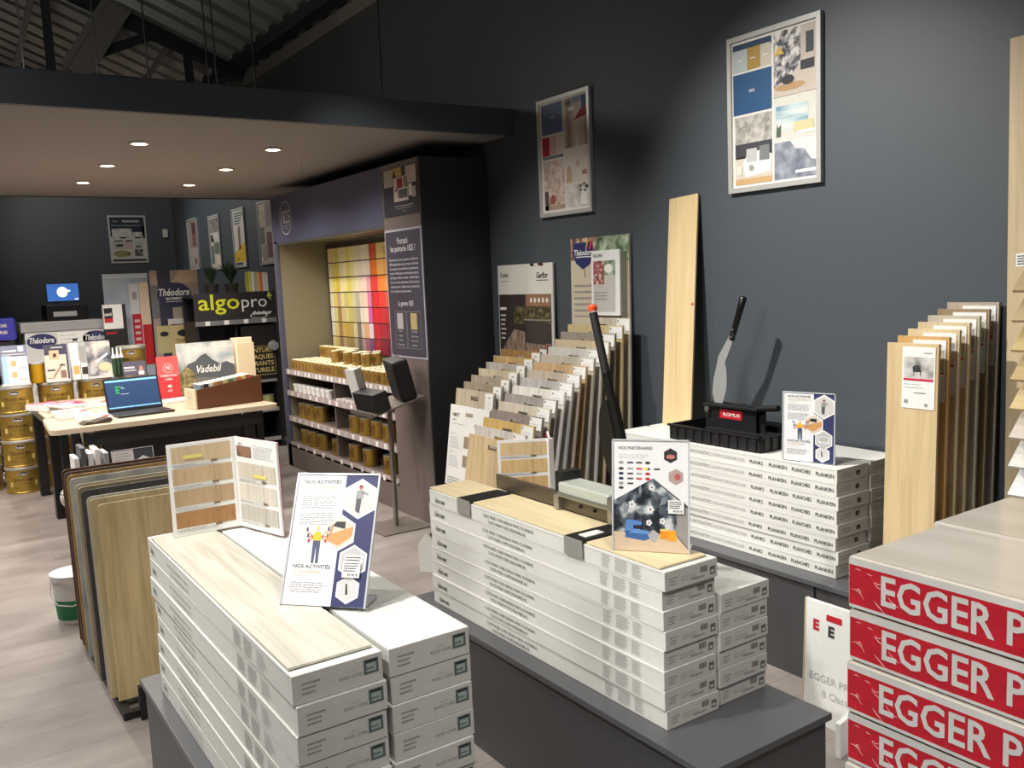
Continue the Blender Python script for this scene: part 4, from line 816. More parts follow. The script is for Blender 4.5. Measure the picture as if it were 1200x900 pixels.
s.rect(.76, .36, .86, .60, WHITE, 4); s.rect(.86, .32, .97, .54, LGREY, 4); s.rect(.30, .175, .86, .19, LGREY, 2); s.rect(.34, .125, .82, .14, GREY, 2); s.rect(.52, .07, .66, .082, GREY, 2)
mb.build('photo_panel', t)
mb = MB().box(-.003, 0, .012, .528, 1.10, 1.95, mat('panel_border', (176, 176, 190), .5)); mb.box(-.006, -.003, .026, .514, 1.114, 1.936, mat('text_panel', (62, 60, 74), .5)); s = Sheet(mb, (-.0065, .514, 1.114), NX, UP, .488, .822, .0007)
PI_ = flat((206, 204, 210))
s.text('Pourquoi', .5, .90, .060, PI_, 1, .012, align='c', width=.30); s.text('Pourquoi', 2, 2, .001, PI_, 1) if False else None
s.text('les peintures 1825 ?', .14, .84, .055, PI_, 1, .01, width=.72)
for k, ln in enumerate(('Découvrez avec tout sa gamme, le fabricant', '1825 explique bien plus à propos des huiles', 'de couleurs universelles et ses peintures', 'murales. Historique et authentique peinture', '2020 alger. Peintre couleur : créée à Paris,', 'C\'est une des pionnières d\'une élue à', 'contemporaine. Adapté à des couleurs du', 'monde expérience de grands toutes.')):
    s.text(ln, .08, .765-k*.036, .024, PI_, 1, .004, width=.84 if k < 7 else .6)
s.text('La gamme 1825', .28, .405, .046, PI_, 1, .01, width=.44)
for a, b in ((.16, .49), (.51, .90)):
    for r_ in ((a, .06, b, .063), (a, .357, b, .36), (a, .06, a+.006, .36), (b-.006, .06, b, .36)): s.rect(*r_, GREY, 1)
s.rect(.22, .215, .40, .345, flat((176, 172, 176)), 1); s.rect(.62, .215, .80, .345, flat((180, 162, 112)), 1)
for k, (p, q) in enumerate((('MATE', 'VELOURS'), ('Dépolir', 'Satinée laque'), ('Satinée', 'Déco murale'), ('Monocouche', 'Application'))): s.text(p, .31, .19-k*.036, .018, PI_, 1, align='c'); s.text(q, .71, .19-k*.036, .018, PI_, 1, align='c')
mb.build('text_panel', t)
# colour chart with its cards
ch = MB().box(D-.05, D-.03, .535, LN-.10, 1.02, 1.965, mat('chart_frame', (60, 48, 40), .6)).build('colour_chart', t)
rowsC = [((248, 240, 190), (244, 232, 150), (238, 224, 120), (246, 240, 200), (246, 240, 190), (236, 226, 120), (240, 232, 170), (238, 232, 190), (236, 226, 196), (242, 236, 206), (240, 232, 200)),
 ((246, 240, 200), (240, 226, 140), (236, 216, 90), (240, 232, 200), (246, 238, 190), (232, 220, 110), (232, 224, 160), (240, 234, 200), (236, 220, 206), (238, 226, 206), (236, 214, 206)),
 ((240, 232, 180), (236, 220, 120), (226, 206, 70), (240, 226, 180), (240, 224, 150), (220, 206, 100), (220, 212, 150), (226, 216, 176), (228, 206, 190), (230, 206, 196), (222, 150, 160)),
 ((230, 226, 200), (226, 206, 110), (190, 168, 130), (226, 214, 160), (206, 190, 120), (210, 200, 110), (206, 196, 160), (176, 176, 150), (214, 196, 180), (226, 196, 176), (206, 120, 160)),
 ((226, 224, 214), (206, 200, 140), (160, 130, 70), (206, 180, 140), (206, 196, 130), (190, 180, 100), (180, 170, 130), (160, 158, 140), (206, 200, 190), (220, 206, 186), (196, 90, 150)),
 ((206, 206, 190), (200, 186, 110), (150, 120, 80), (190, 160, 90), (180, 150, 70), (170, 150, 80), (190, 180, 140), (110, 108, 100), (196, 176, 160), (206, 150, 110), (206, 190, 206)),
 ((206, 196, 150), (190, 170, 100), (140, 110, 80), (170, 150, 110), (150, 130, 80), (140, 120, 70), (160, 150, 120), (96, 92, 90), (160, 130, 120), (140, 90, 110), (110, 70, 110))]
extra = [((226, 96, 60), (246, 226, 150), (240, 200, 130)), ((240, 120, 30), (246, 190, 110), (236, 170, 90)), ((216, 60, 56), (236, 130, 60), (230, 150, 80)), ((206, 40, 50), (226, 60, 50), (200, 90, 70)), ((200, 30, 44), (190, 40, 50), (170, 50, 50)), ((180, 28, 40), (150, 34, 50), (140, 40, 50)), ((150, 26, 40), (120, 30, 50), (100, 30, 50))]
for r in range(7):
    z1 = 1.925-r*.131
    for c in range(14 if r else 14):
        col = rowsC[r][c] if c < 11 else extra[r][c-11]
        y1 = LN-.135-c*.079; yw = .0765
        if c >= 11: yw = .118; y1 = LN-.135-11*.079-.012-(c-11)*.122
        mb = MB().box(D-.056, D-.050, y1-yw, y1, z1-.122, z1, flat(tuple(min(255, v) for v in col), .5)); mb.build('colour_card', ch)
# cabinet lighting: strip lamps behind the fascia
def area(loc, rot, sx, sy, w, col):
    l = bpy.data.lights.new('strip_lamp', 'AREA'); l.shape = 'RECTANGLE'; l.size = sx; l.size_y = sy; l.energy = w; l.color = col
    o = bpy.data.objects.new('strip_lamp', l); COL.objects.link(o); o.location = loc; o.rotation_euler = rot; return o
area((cx+.06, cy+1.45, 1.972), (0, math.radians(18), 0), .03, 1.6, 7, (1, .96, .84))

# paint cans
def can(r, h, body, lid, n=14, labelm=None, handle=False):
    mb = MB(); mb.lathe([(0, 0), (r*.97, 0), (r, h*.03), (r, h*.93), (r*1.02, h*.95), (r*1.02, h), (r*.9, h), (r*.88, h*.985), (0, h*.985)], body, n, mats=[body]*4+[lid]*4)
    if labelm:
        for k in range(5):
            a0 = PI+(-.55+k*.22); a1 = a0+.22; q = r*1.004
            mb.add([(q*math.cos(a0), q*math.sin(a0), h*.25), (q*math.cos(a1), q*math.sin(a1), h*.25), (q*math.cos(a1), q*math.sin(a1), h*.75), (q*math.cos(a0), q*math.sin(a0), h*.75)], [(0, 1, 2, 3)], labelm)
    return mb
DKLAB = mat('brown_label', (120, 84, 34), .5)
first = None; G = 'small gold paint cans on the top shelf'; r = random.Random(3)
for row in range(4):
    for k in range(24):
        y = 5.62+k*.0845+r.uniform(-.004, .004); x = 2.79+row*.088
        levels = 1
        if (row >= 1 and 8 <= k <= 17 and r.random() < .45) or (row == 3 and k > 14): levels = 2
        for lv in range(levels):
            lab = 'small gold paint can with cream lid on the cabinet top shelf'
            if first is None: first = o = tag(can(.0365, .098, mat('old_gold_tin', (170, 138, 70), .42, .5), mat('ivory_lid', (240, 234, 200), .45), 14, DKLAB).build('paint_can'), lab, 'paint can', G)
            else: o = first.copy(); COL.objects.link(o)
            o.location = (x, y, .8735+lv*.0985); o.rotation_euler = (0, 0, r.uniform(-.6, .6))
wc = None
for k in range(8):
    lab = 'small white tester pot in the left half of the second shelf of the cabinet'
    if wc is None: wc = o = tag(MB().lathe([(0, 0), (.028, 0), (.032, .05), (.036, .052), (.036, .068), (0, .07)], WHITE, 14).build('tester_pot'), lab, 'pot', 'white tester pots on the second shelf')
    else: o = wc.copy(); COL.objects.link(o)
    o.location = (2.79, 7.58-k*.105, .6838)
wc = None
for k in range(10):
    lab = 'flat pale tray lying in the right half of the second shelf of the cabinet'
    if wc is None: wc = o = tag(MB().box(-.05, .05, -.035, .035, 0, .022, mat('pale_tray', (206, 196, 192), .5), .003).build('sample_tray'), lab, 'tray', 'flat pale trays on the second shelf')
    else: o = wc.copy(); COL.objects.link(o)
    o.location = (2.80, 6.60-k*.09, .6838)
big = None
spots3 = [(7.50, .4538, 'third shelf left'), (7.34, .4538, 'third shelf left'), (7.14, .4538, 'third shelf left'),
          (6.42, .4538, 'third shelf right'), (6.22, .4538, 'third shelf right'), (6.02, .4538, 'third shelf right'), (5.83, .4538, 'third shelf right'),
          (7.50, .2188, 'bottom shelf left'), (7.33, .2188, 'bottom shelf left'), (7.12, .2188, 'bottom shelf left'), (6.80, .2188, 'bottom shelf left'),
          (6.46, .2188, 'bottom shelf right'), (6.20, .2188, 'bottom shelf right'), (5.84, .2188, 'bottom shelf right')]
cnt = {}
for (y, z, wh) in spots3:
    cnt[wh] = cnt.get(wh, 0)+1
    sh, sd = wh.rsplit(' ', 1)
    lab = 'gold can with wire handle, cabinet %s, %s from left in %s half' % (sh, ('first', 'second', 'third', 'fourth')[cnt[wh]-1], sd)
    if big is None:
        big = t2 = thing('large_paint_can', lab, 'paint can', (2.83, y, z), 0, 'larger gold cans on the lower shelves')
        can(.064, .135, GOLD, LIDS, 18, DKLAB).build('can_body', t2)
        MB().tube([(-.066, -.04, .11), (-.074, -.02, .07), (-.076, 0, .058), (-.074, .02, .07), (-.066, .04, .11)], .0025, BLACK, 6).build('wire_handle', t2)
    else: dup(big, (2.83, y, z), random.uniform(-.2, .2), lab)

# ================================================================ STAND in front of the cabinet
t = thing('brochure_stand', 'grey metal stand with square foot and sloping top before the paint cabinet', 'stand', (2.53, 5.22, 0), .0)
SG = mat('stand_grey_metal', (126, 118, 110), .4, .3)
MB()  .box(-.17, .17, -.17, .17, 0, .008, SG, .002).build('foot', t)
MB().bar((0, 0, .008), (0, 0, .80), .035, .02, SG).build('post', t)
M = Matrix.Translation((0, 0, .82)) @ Matrix.Rotation(.0, 4, 'Z') @ Matrix.Rotation(math.radians(-14), 4, 'Y')
MB().box(-.20, .19, -.16, .17, -.006, .006, SG, .002, M).box(-.205, -.195, -.16, .17, -.006, .025, SG, 0, M).build('sloping_top', t)
def onstand(o, x, y, z, rz, tilt=-14):
    B0 = Matrix.Translation((2.53, 5.22, 0)) @ M @ Matrix.Translation((x, y, z)) @ Matrix.Rotation(rz, 4, 'Z')
    o.matrix_world = B0; return o
tag(onstand(MB().box(-.06, .06, -.145, .145, 0, .13, mat('black_box_card', (18, 18, 22), .5), .004).text_dummy if False else MB().box(-.05, .05, -.145, .145, 0, .125, mat('black_box_card', (18, 18, 22), .5), .004).build('black_box'), -.12, -.02, .0075, .05), 'black oblong box lying at the front of the sloping stand', 'box')
tag(onstand(MB().box(-.055, .055, -.12, .12, 0, .27, mat('black_box_card', (18, 18, 22), .5), .02).build('black_case'), .105, -.04, .0075, -.2), 'taller black case standing at the back of the sloping stand', 'case')
mb = MB().box(0, .008, 0, .12, 0, .26, WHITE); mb.box(.008, .05, .004, .116, .002, .258, flat((214, 206, 190))); mb.box(.05, .058, 0, .12, 0, .26, flat((190, 180, 160)))
tag(onstand(mb.build('colour_fan_book'), -.12, .125, .0075, .1), 'cream colour book standing beside the black box on the stand', 'book')

# ================================================================ COUNTER TABLES
TOP = wood((188, 166, 140), 'x', amp=8, name='counter_top_decor'); BK = BLACK
t = thing('counter_table', 'pale wood counter table with rounded corners and black legs, laptop on it', 'table', (.68, 6.33, 0), .03)
r_ = .06; w, d = 1.52, .68
pts = []
for (ax, ay, s0) in ((w-r_, r_, -PI/2), (w-r_, d-.01, 0), (r_, d-.01, PI/2), (r_, r_, PI)):
    rr = r_ if ay == r_ else .01
    for k in range(5):
        a = s0+PI/2*k/4; pts.append((ax+rr*math.cos(a), ay+rr*math.sin(a)))
MB().prism(pts, (0, 0, .752), (1, 0, 0), (0, 1, 0), .034, TOP, wood((214, 192, 164), 'x', amp=6, name='counter_edge_decor')).build('tabletop', t)
for (x, y) in ((.16, .12), (1.40, .12), (1.40, .60), (.16, .60)): MB().box(x-.025, x+.025, y-.025, y+.025, 0, .717, mat('leg_black', (26, 26, 28), .4)).build('leg', t)
MB().bar((.18, .14, .71), (.24, .30, .40), .012, .03, STEEL).build('brace', t)
MB().box(.2, 1.38, .02, .04, .62, .70, BK).build('apron', t)
t = thing('counter_table', 'rear pale wood counter table carrying the magazines and display boards', 'table', (.735, 7.06, 0))
MB().box(0, 1.55, 0, 1.10, .718, .752, TOP, .004).build('tabletop', t)
for (x, y) in ((.05, .10), (1.48, .10), (1.48, 1.04), (.05, 1.04)): MB().box(x-.035, x+.035, y-.05, y+.05, 0, .717, mat('leg_black', (26, 26, 28), .4)).build('leg', t)
MB().box(-.004, 0, .0, 1.10, .70, .745, STEEL).build('edge_trim', t)
# under-counter black cabinet with drawers
t = thing('drawer_unit', 'low black drawer unit under the counter table', 'cabinet', (1.02, 6.66, 0))
MB().box(0, .98, 0, .32, 0, .66, mat('black_lacquer', (14, 14, 16), .25)).build('body', t)
for k in range(3):
    dd = MB().box(.01, .97, -.018, 0, .03+k*.21, .22+k*.21, mat('black_lacquer', (14, 14, 16), .25), .003).build('drawer', t); MB().box(.3, .5, -.03, -.018, .17+k*.21, .18+k*.21, STEEL).build('handle', dd)
# laptop
t = thing('laptop', 'open black laptop with a dark blue desktop on the counter table', 'laptop', (1.13, 6.56, .7535), .10)
LK = mat('laptop_plastic', (46, 44, 42), .4)
mb = MB().box(0, .385, 0, .25, 0, .016, LK, .004); mb.box(.02, .365, .08, .22, .016, .0175, mat('laptop_keys', (20, 20, 20), .5)); mb.box(.14, .25, .01, .07, .016, .0172, mat('laptop_touchpad', (60, 56, 52), .35)); mb.build('keyboard_base', t)
M = Matrix.Translation((0, .25, .016)) @ Matrix.Rotation(math.radians(-17), 4, 'X')
sc = MB().box(0, .385, 0, .010, 0, .245, mat('laptop_plastic_dark', (20, 20, 22), .4), .003, M).build('screen_lid', t)
mb = MB(); up = M.to_3x3() @ Vector((0, 0, 1)); s = Sheet(mb, M @ Vector((.012, -.0008, .018)), (1, 0, 0), up, .361, .215, .0006)
s.rect(0, 0, 1, 1, mat('screen_blue', (40, 62, 96), .3, emit=.55), 1); s.rect(0, .92, 1, .985, mat('screen_lightblue', (120, 176, 220), .3, emit=.6), 2); s.rect(0, .03, 1, .07, mat('screen_lightblue', (120, 176, 220), .3, emit=.6), 2)
SGn = mat('screen_green', (50, 160, 70), .3, emit=.6); s.rect(.18, .52, .25, .56, SGn, 3); s.rect(.18, .62, .25, .66, SGn, 3); s.rect(.18, .73, .27, .77, SGn, 3); s.rect(.18, .52, .20, .77, SGn, 3)
s.text('Po_', .29, .68, .018, mat('screen_white', (220, 225, 230), .3, emit=.6), 3); s.lines(.27, .42, .50, 1, .05, .012, mat('screen_white', (220, 225, 230), .3, emit=.6), 3, .1, 1)
mb.build('display', sc)
# open magazines and papers
mg = [((.80, 7.40), .5, (206, 40, 90), 'pink-covered magazine at the far left of the papers pile'), ((.86, 7.12), .35, (214, 60, 90), 'magazine with a magenta band in the papers pile'), ((1.03, 7.36), .15, (214, 206, 170), 'pale green and cream leaflet behind the laptop'), ((.80, 6.83), .1, (232, 214, 196), 'magazine with orange pictures at the front of the papers pile'), ((.885, 6.56), .0, (236, 230, 226), 'white leaflet with red print beside the laptop')]
for i, ((x, y), rz, c, lab) in enumerate(mg):
    mb = MB(); th = (.045, .020, .030, .040, .022)[i]
    mb.box(0, .21, 0, .28, 0, th, WHITE, .003); s = Sheet(mb, (0, 0, th), (1, 0, 0), (0, 1, 0), .21, .28, .0008)
    s.rect(.03, .03, .97, .97, flat(c), 1); s.rect(.1, .1, .5, .4, flat((226, 160, 110)) if i > 1 else flat((230, 190, 190)), 2); s.poly([(.5, .1), (.95, .1), (.95, .5)], flat((200, 50, 60)), 2); s.rect(.1, .55, .8, .65, WHITE, 2); s.text('LIVRES' if i == 4 else 'DÉCO', .1, .76, .03, RED if i > 2 else WHITE, 2, .02)
    tag(mb.build('magazine', loc=(x, y, .7535+(.046 if i == 1 else 0)), rz=rz), lab, 'magazine', 'magazines and papers on the counter')
mb = MB(); pr = [(0, 0), (.03, .018), (.08, .012), (.13, .026), (.18, .03), (.19, .012), (.17, 0)]
mb.prism(pr, (0, .0, 0), (1, 0, 0), UP, .11, mat('dark_leather', (70, 62, 50), .5)); tag(mb.build('glasses_case', loc=(.88, 6.41, .7535), rz=.12), 'dark folded leather case at the front left of the counter', 'case')
# wooden box of colour fans
t = thing('fan_deck_box', 'dark wooden box with cream front holding colour fans, right end of the counter', 'box', (1.66, 6.56, .7535), .12)
BR = mat('walnut_box', (100, 60, 36), .45)
MB().prism([(0, 0), (.50, 0), (.50, .20), (0, .14)], (0, 0, 0), (1, 0, 0), UP, .012, BR).build('side_panel', t)
MB().prism([(0, 0), (.50, 0), (.50, .20), (0, .14)], (0, .20, 0), (1, 0, 0), UP, .012, BR).build('side_panel', t)
mb = MB().box(-.012, 0, 0, .20, 0, .145, flat((214, 200, 170))); s = Sheet(mb, (-.0125, .20, 0), NX, UP, .20, .145, .0005); s.ring(.5, .55, .22, .3, .06, GREY, 1); s.text('1825', .5, .48, .03, GREY, 1, 0, align='c'); mb.build('front_panel', t)
MB().box(0, .50, .012, .20, 0, .010, BR).build('bottom', t)
MB().box(.488, .50, .012, .188, .01, .19, BR).build('end_panel', t)
fcs = [(120, 130, 140), (40, 40, 44), (226, 220, 206), (180, 130, 60), (150, 120, 90), (206, 196, 140), (110, 130, 90), (160, 170, 150), (200, 120, 60), (226, 206, 120), (190, 90, 70)]
f0 = None
for k, c in enumerate(fcs):
    mb = MB().box(0, .026, 0, .14, 0, .16+.004*k, flat(c), .002).box(0, .026, .001, .139, .16+.004*k, .163+.004*k, WHITE)
    M = Matrix.Translation((1.66, 6.56, .7535)) @ Matrix.Rotation(.12, 4, 'Z') @ Matrix.Translation((.045+k*.036, .03, .0105))
    o = mb.build('colour_fan'); o.matrix_world = M
    tag(o, '%s colour fan standing in the dark wooden box, %s from its front' % (('blue-grey', 'black', 'off-white', 'ochre', 'tan', 'pale olive', 'green', 'sage', 'orange', 'yellow', 'brick red')[k], ('first',)+tuple(ORD[1:])[k-1:k] if False else ('first', 'second', 'third', 'fourth', 'fifth', 'sixth', 'seventh', 'eighth', 'ninth', 'tenth', 'eleventh')[k]), 'colour fan', 'colour fans in the wooden box')
# display boards on the rear table
mb = MB().box(0, .46, 0, .012, 0, .43, WHITE, .001); s = Sheet(mb, (0, -.0008, 0), (1, 0, 0), UP, .46, .43, .0008)
s.rect(0, .0, 1, 1, photo('cloud_sky', [(110, 140, 160), (190, 196, 196), (232, 230, 222)], 7), 1); s.poly([(.1, .0), (1, 0), (1, .52), (.86, .60), (.74, .56), (.60, .66), (.50, .78), (.40, .74), (.30, .64), (.18, .60), (.05, .45)], flat((84, 90, 96)), 2)
s.poly([(0, 0), (.30, 0), (.28, .42), (.14, .56), (0, .40)], photo('thistle', [(70, 70, 46), (130, 120, 80), (180, 170, 120)], 30), 3); s.poly([(.28, 0), (.8, 0), (.8, .28), (.28, .34)], flat((110, 112, 106)), 3); s.text('Vadebil', .32, .42, .085, WHITE, 4, .015, .35, width=.44)
tag(mb.build('display_board', loc=(1.775, 7.50, .7535), rot=(-.08, 0, 0)), 'display board with a cloudy mountain landscape and white script, on the rear counter', 'display board')
tag(MB().box(0, .17, 0, .05, 0, .44, flat((240, 226, 196)), .001).build('cream_card', loc=(2.245, 7.58, .7535)), 'tall cream card box right of the mountain landscape board', 'box')
tag(MB().box(0, .15, 0, .04, 0, .40, flat((234, 216, 180)), .001).build('cream_card', loc=(2.25, 7.46, .7535), rz=.15), 'cream card in front of the tall cream box, behind the colour fans', 'card')
mb = MB().box(0, .165, 0, .01, 0, .34, flat((196, 50, 56))); s = Sheet(mb, (0, -.0008, 0), (1, 0, 0), UP, .165, .34, .0008)
s.rect(0, .0, 1, 1, flat((196, 50, 56)), 1); s.rect(0, .55, 1, 1, flat((214, 92, 90)), 2); s.ring(.5, .72, .24, .12, .08, WHITE, 3, 6); s.text('N', .5, .69, .04, WHITE, 3, .02, align='c'); s.text('FORMATION', .5, .52, .022, WHITE, 3, .02, align='c'); s.text('LABEL', .5, .44, .022, WHITE, 3, .02, align='c'); s.text('40', .5, .26, .034, WHITE, 3, .03, align='c'); s.text('ANS', .5, .17, .02, WHITE, 3, .02, align='c')
tag(mb.build('red_leaflet', loc=(1.60, 7.44, .7535), rot=(-.1, 0, 0)), 'red upright leaflet with a white map outline, left of the mountain landscape board', 'leaflet')
tag(MB().box(0, .2, 0, .14, 0, .02, WHITE, .002).build('paper_pad', loc=(1.58, 7.12, .7535), rz=.2), 'white paper pad lying below the red leaflet', 'paper')
# shelf with papers and cables below the left end of the counter
t = thing('wire_shelf', 'low white wire shelf under the left end of the counter', 'shelf', (.74, 6.02, 0))
mb = MB()
for x in (0, .62):
    for y in (0, .24): mb.tube([(x, y, 0), (x, y, .42)], .006, WHITE, 6)
for z in (.12, .40):
    for k in range(7): mb.tube([(0, k*.04, z), (.62, k*.04, z)], .003, WHITE, 5)
    mb.tube([(0, 0, z), (0, .24, z)], .004, WHITE, 5); mb.tube([(.62, 0, z), (.62, .24, z)], .004, WHITE, 5)
mb.tube([(0, 0, .30), (.62, 0, .30)], .004, WHITE, 5); mb.tube([(0, 0, .30), (0, .24, .30)], .004, WHITE, 5); mb.build('wire_frame', t)
for k, (x, c, h) in enumerate(((.02, (230, 230, 230), .20), (.06, (90, 92, 96), .26), (.10, (226, 226, 228), .22), (.14, (236, 236, 236), .24), (.19, (160, 162, 166), .21))):
    tag(MB().box(0, .028, 0, .2, 0, h, flat(c), .002).build('ring_binder', loc=(.74+x, 6.03, .4045)), '%s binder standing on the low wire shelf under the counter, %s from the left' % (('white', 'dark grey', 'off-white', 'bright white', 'mid grey')[k], ('first', 'second', 'third', 'fourth', 'fifth')[k]), 'binder', 'binders under the counter')
for k, (dx, dz, rad, cc, lab) in enumerate(((-.03, .30, .05, WHITE, 'coil of white cable hanging from the wire shelf, outer left'), (.03, .27, .055, WHITE, 'coil of white cable hanging from the wire shelf, lower one'), (.09, .20, .045, RED, 'coil of red cable hanging on the wire shelf front'), (.14, .16, .04, RED, 'lower coil of red cable on the wire shelf front'))):
    mb = MB()
    for q in range(3):
        mb.tube([((rad-.006*q)*math.cos(2*PI*i/20), -.008*q+.004*math.sin(i), (rad-.006*q)*1.15*math.sin(2*PI*i/20)) for i in range(21)], .0045, cc, 6)
    tag(mb.build('cable_coil', loc=(.74+dx*1.2, 5.985-.03*k, dz+.08), rz=.3), lab, 'cable', 'cable coils under the counter')
acrylic('small acrylic activities sign under the counter, behind the flooring boards', (.99, 6.06, .408), .05, .25, .20, .25, lambda s: (s.rect(0, 0, 1, 1, flat((200, 200, 198)), 1), s.rect(.52, 0, 1, 1, flat((60, 62, 70)), 2), s.hexa(.75, .5, .2, WHITE, 3), s.hexa(.75, .5, .17, flat((190, 188, 184)), 4), painter(s, .75, .5, .9), s.lines(.08, .48, .9, 8, .09, .03, GREY, 3, .2, 2)), None, 'small signs in the back area')

# ================================================================ TINS
def big_tin(name_text):
    t = thing('paint_tin', 'x', 'paint tin', (0, 0, 0), 0, 'large gold paint tins')
    rT, hT = .142, .222
    mb = MB().lathe([(0, 0), (rT*.96, 0), (rT*.98, .012), (rT*.96, .016), (rT*.96, hT-.03), (rT*.98, hT-.026)], GOLD, 32)
    def curve(s0, n0):   # bend prints around the tin
        for i in range(n0, len(mb.v)):
            u, z, l = mb.v[i]; a = -PI/2-.18+u/rT; rr = rT*.965+l; mb.v[i] = (rr*math.cos(a), rr*math.sin(a), z)
    n0 = len(mb.v); s = Sheet(mb, (0, 0, 0), (1, 0, 0), (0, 1, 0), 1, 1, .0007)
    s.ell(0, .165, .038, .020, flat((34, 36, 60)), 1, 24); s.ring(0, .165, .038, .020, .06, LGREY, 2, 24); s.text('Théodore', 0, .158, .016, WHITE, 2, .02, .2, width=.06, align='c') if False else s.text('Théodore', -.030, .159, .015, WHITE, 2, .02, .2, width=.06)
    for q, tx in enumerate(name_text): 
        pass
    TXT = flat((60, 46, 20))
    s.text(name_text, -.085, .105, .034, TXT, 1, .01, width=.17); s.text('VELOURS 20%', -.05, .078, .014, TXT, 1, 0, width=.10); s.text('15 L', -.075, .045, .02, TXT, 1, .02); s.rect(-.03, .050, .085, .055, TXT, 1); s.rect(-.03, .04, .06, .044, TXT, 1)
    for sx in (-1, 1): s.rect(sx*.10-.012, .06, sx*.10+.012, .10, flat((214, 190, 110)), 1)
    curve(0, n0); mb.build('tin_body', t)
    MB().lathe([(rT*.97, hT-.028), (rT*1.02, hT-.02), (rT*1.02, hT-.004), (rT*.99, hT), (rT*.9, hT-.002), (0, hT-.002)], LIDS, 32).build('lid', t)
    MB().tube([(-rT-.002, 0, hT-.04), (-rT-.012, -.03, hT-.10), (-rT*.9-.012, -.07, hT-.12)], .003, STEEL, 6).build('wire_handle', t)
    return t
tin = None
cols_t = [(.395, 8.66, 'leftmost'), (.665, 8.40, 'second from the left'), (.985, 8.44, 'middle'), (1.285, 8.46, 'fourth from the left'), (1.60, 8.50, 'rightmost')]
for (x, y, nm) in cols_t:
    for k in range(4):
        lab = 'large gold paint tin, %s column behind the counter, %s' % (nm, ('on the floor', 'second from the floor', 'third from the floor', 'topmost')[k])
        if tin is None: tin = o = big_tin('TECHNI MIX'); o['label'] = lab; o.location = (x, y, 0.001)
        else: dup(tin, (x+random.uniform(-.008, .008), y+random.uniform(-.008, .008), .001+k*.2235), random.uniform(-.12, .12), lab)
o = big_tin('TEMP\'O CRYL'); o['label'] = 'darker gold paint tin standing alone above the right-hand tins, beside the red paint-roll poster'; o.location = (1.62, 8.52, .8965); o.scale = (.86, .86, 1.12)
t = tag(can(.062, .165, mat('yellow_gold_tin', (206, 160, 30), .35, .5), LIDS, 24).build('small_tin', loc=(.845, 8.40, .896)), 'small yellow-gold tin between the left and middle brochure holders', 'paint tin')
# brochures on the tins
def broch(label, x, y, w, h, art, z=.8965):
    t = thing('brochure_holder', label, 'brochure', (x, y, z), 0, 'brochures on top of the tins', (-.10, 0, 0))
    mb = MB().box(0, w, 0, .008, 0, h, WHITE); s = Sheet(mb, (0, -.0008, 0), (1, 0, 0), UP, w, h, .0009); art(s); mb.build('printed_sheet', t)
    MB().box(-.004, w+.004, -.006, .03, 0, .02, mat('acrylic_edge', (196, 200, 204), .12)).build('holder', t)
broch('blue-grey brochure of paint tins, leftmost on top of the tin columns', .58, 8.30, .20, .33, lambda s: (s.rect(0, 0, 1, 1, flat((120, 126, 150)), 1), s.rect(.06, 0, .4, .75, flat((160, 196, 216)), 2), s.rect(.25, .0, .98, .72, flat((220, 222, 218)), 3), s.rect(.38, .48, .56, .62, flat((200, 170, 110)), 4), s.rect(.38, .2, .56, .34, flat((200, 170, 110)), 4), s.rect(.62, .42, .92, .44, GREY, 4), s.rect(.62, .14, .92, .16, GREY, 4), s.rect(.12, .84, .62, .88, WHITE, 4), s.rect(.68, .84, .88, .97, WHITE, 4), s.rect(.1, .76, .95, .79, LGREY, 4)))
broch('dark blue brochure with a collage of tools, second on top of the tin columns', .905, 8.30, .175, .315, lambda s: (s.rect(0, 0, 1, 1, flat((62, 60, 82)), 1), s.rect(.0, 0, .92, .72, flat((206, 196, 182)), 2), s.rect(.2, .6, .62, .84, flat((214, 176, 140)), 3), s.rect(.36, .66, .5, .76, flat((60, 44, 40)), 4), s.rect(.06, .3, .4, .34, INK, 4), s.rect(.6, .42, .84, .46, INK, 4), s.rect(.62, .1, .86, .3, flat((130, 104, 90)), 4), s.poly([(.3, .1), (.75, .45), (.72, .5), (.28, .16)], flat((160, 130, 100)), 4), s.rect(.05, .1, .28, .12, GREY, 4), s.rect(.3, .9, .8, .93, LGREY, 4)))
broch('grey marbled brochure with a room photo, third on top of the tin columns', 1.225, 8.30, .19, .32, lambda s: (s.rect(0, 0, 1, 1, photo('marbled_room', [(60, 64, 80), (130, 130, 136), (206, 200, 190)], 9, contrast=(.35, .62)), 1), s.ell(.72, .3, .28, .12, flat((206, 196, 160)), 2), s.poly([(.4, .42), (.9, .62), (.86, .68), (.36, .48)], flat((220, 220, 222)), 2), s.rect(.08, .12, .28, .32, flat((180, 180, 186)), 3)))
for k, (x, z, c, lab) in enumerate(((1.10, .20, (236, 236, 232), 'small white card behind the middle brochures, upper'), (1.105, .0, (206, 170, 100), 'small card with an ochre square between the middle brochures'), (1.17, .0, (60, 50, 46), 'small dark card between the middle brochures'))):
    hh = (.31, .16, .14)[k]
    tag(MB().box(0, .07, 0, .01, 0, hh, WHITE).box(.012, .058, -.001, 0, hh*.3, hh*.75, flat(c)).build('small_card', loc=(x, 8.37-.03*(k > 0), .8965)), lab, 'card', 'small cards on the tins')
for k in range(3):
    mb = MB().lathe([(0, 0), (.019, 0), (.02, .01), (.02, .16), (.008, .20), (.006, .25), (0, .25)], flat((40, 60, 46)), 12, mats=[BLACK, BLACK, flat((44, 70, 50)), WHITE, WHITE, WHITE])
    tag(mb.build('sealant_tube', loc=(1.435+k*.036, 8.33+.02*k, .8965)), 'green and black sealant tube with a white nozzle, %s of three beside the marbled brochure' % ('left', 'middle', 'right')[k], 'tube', 'sealant tubes on the tins')
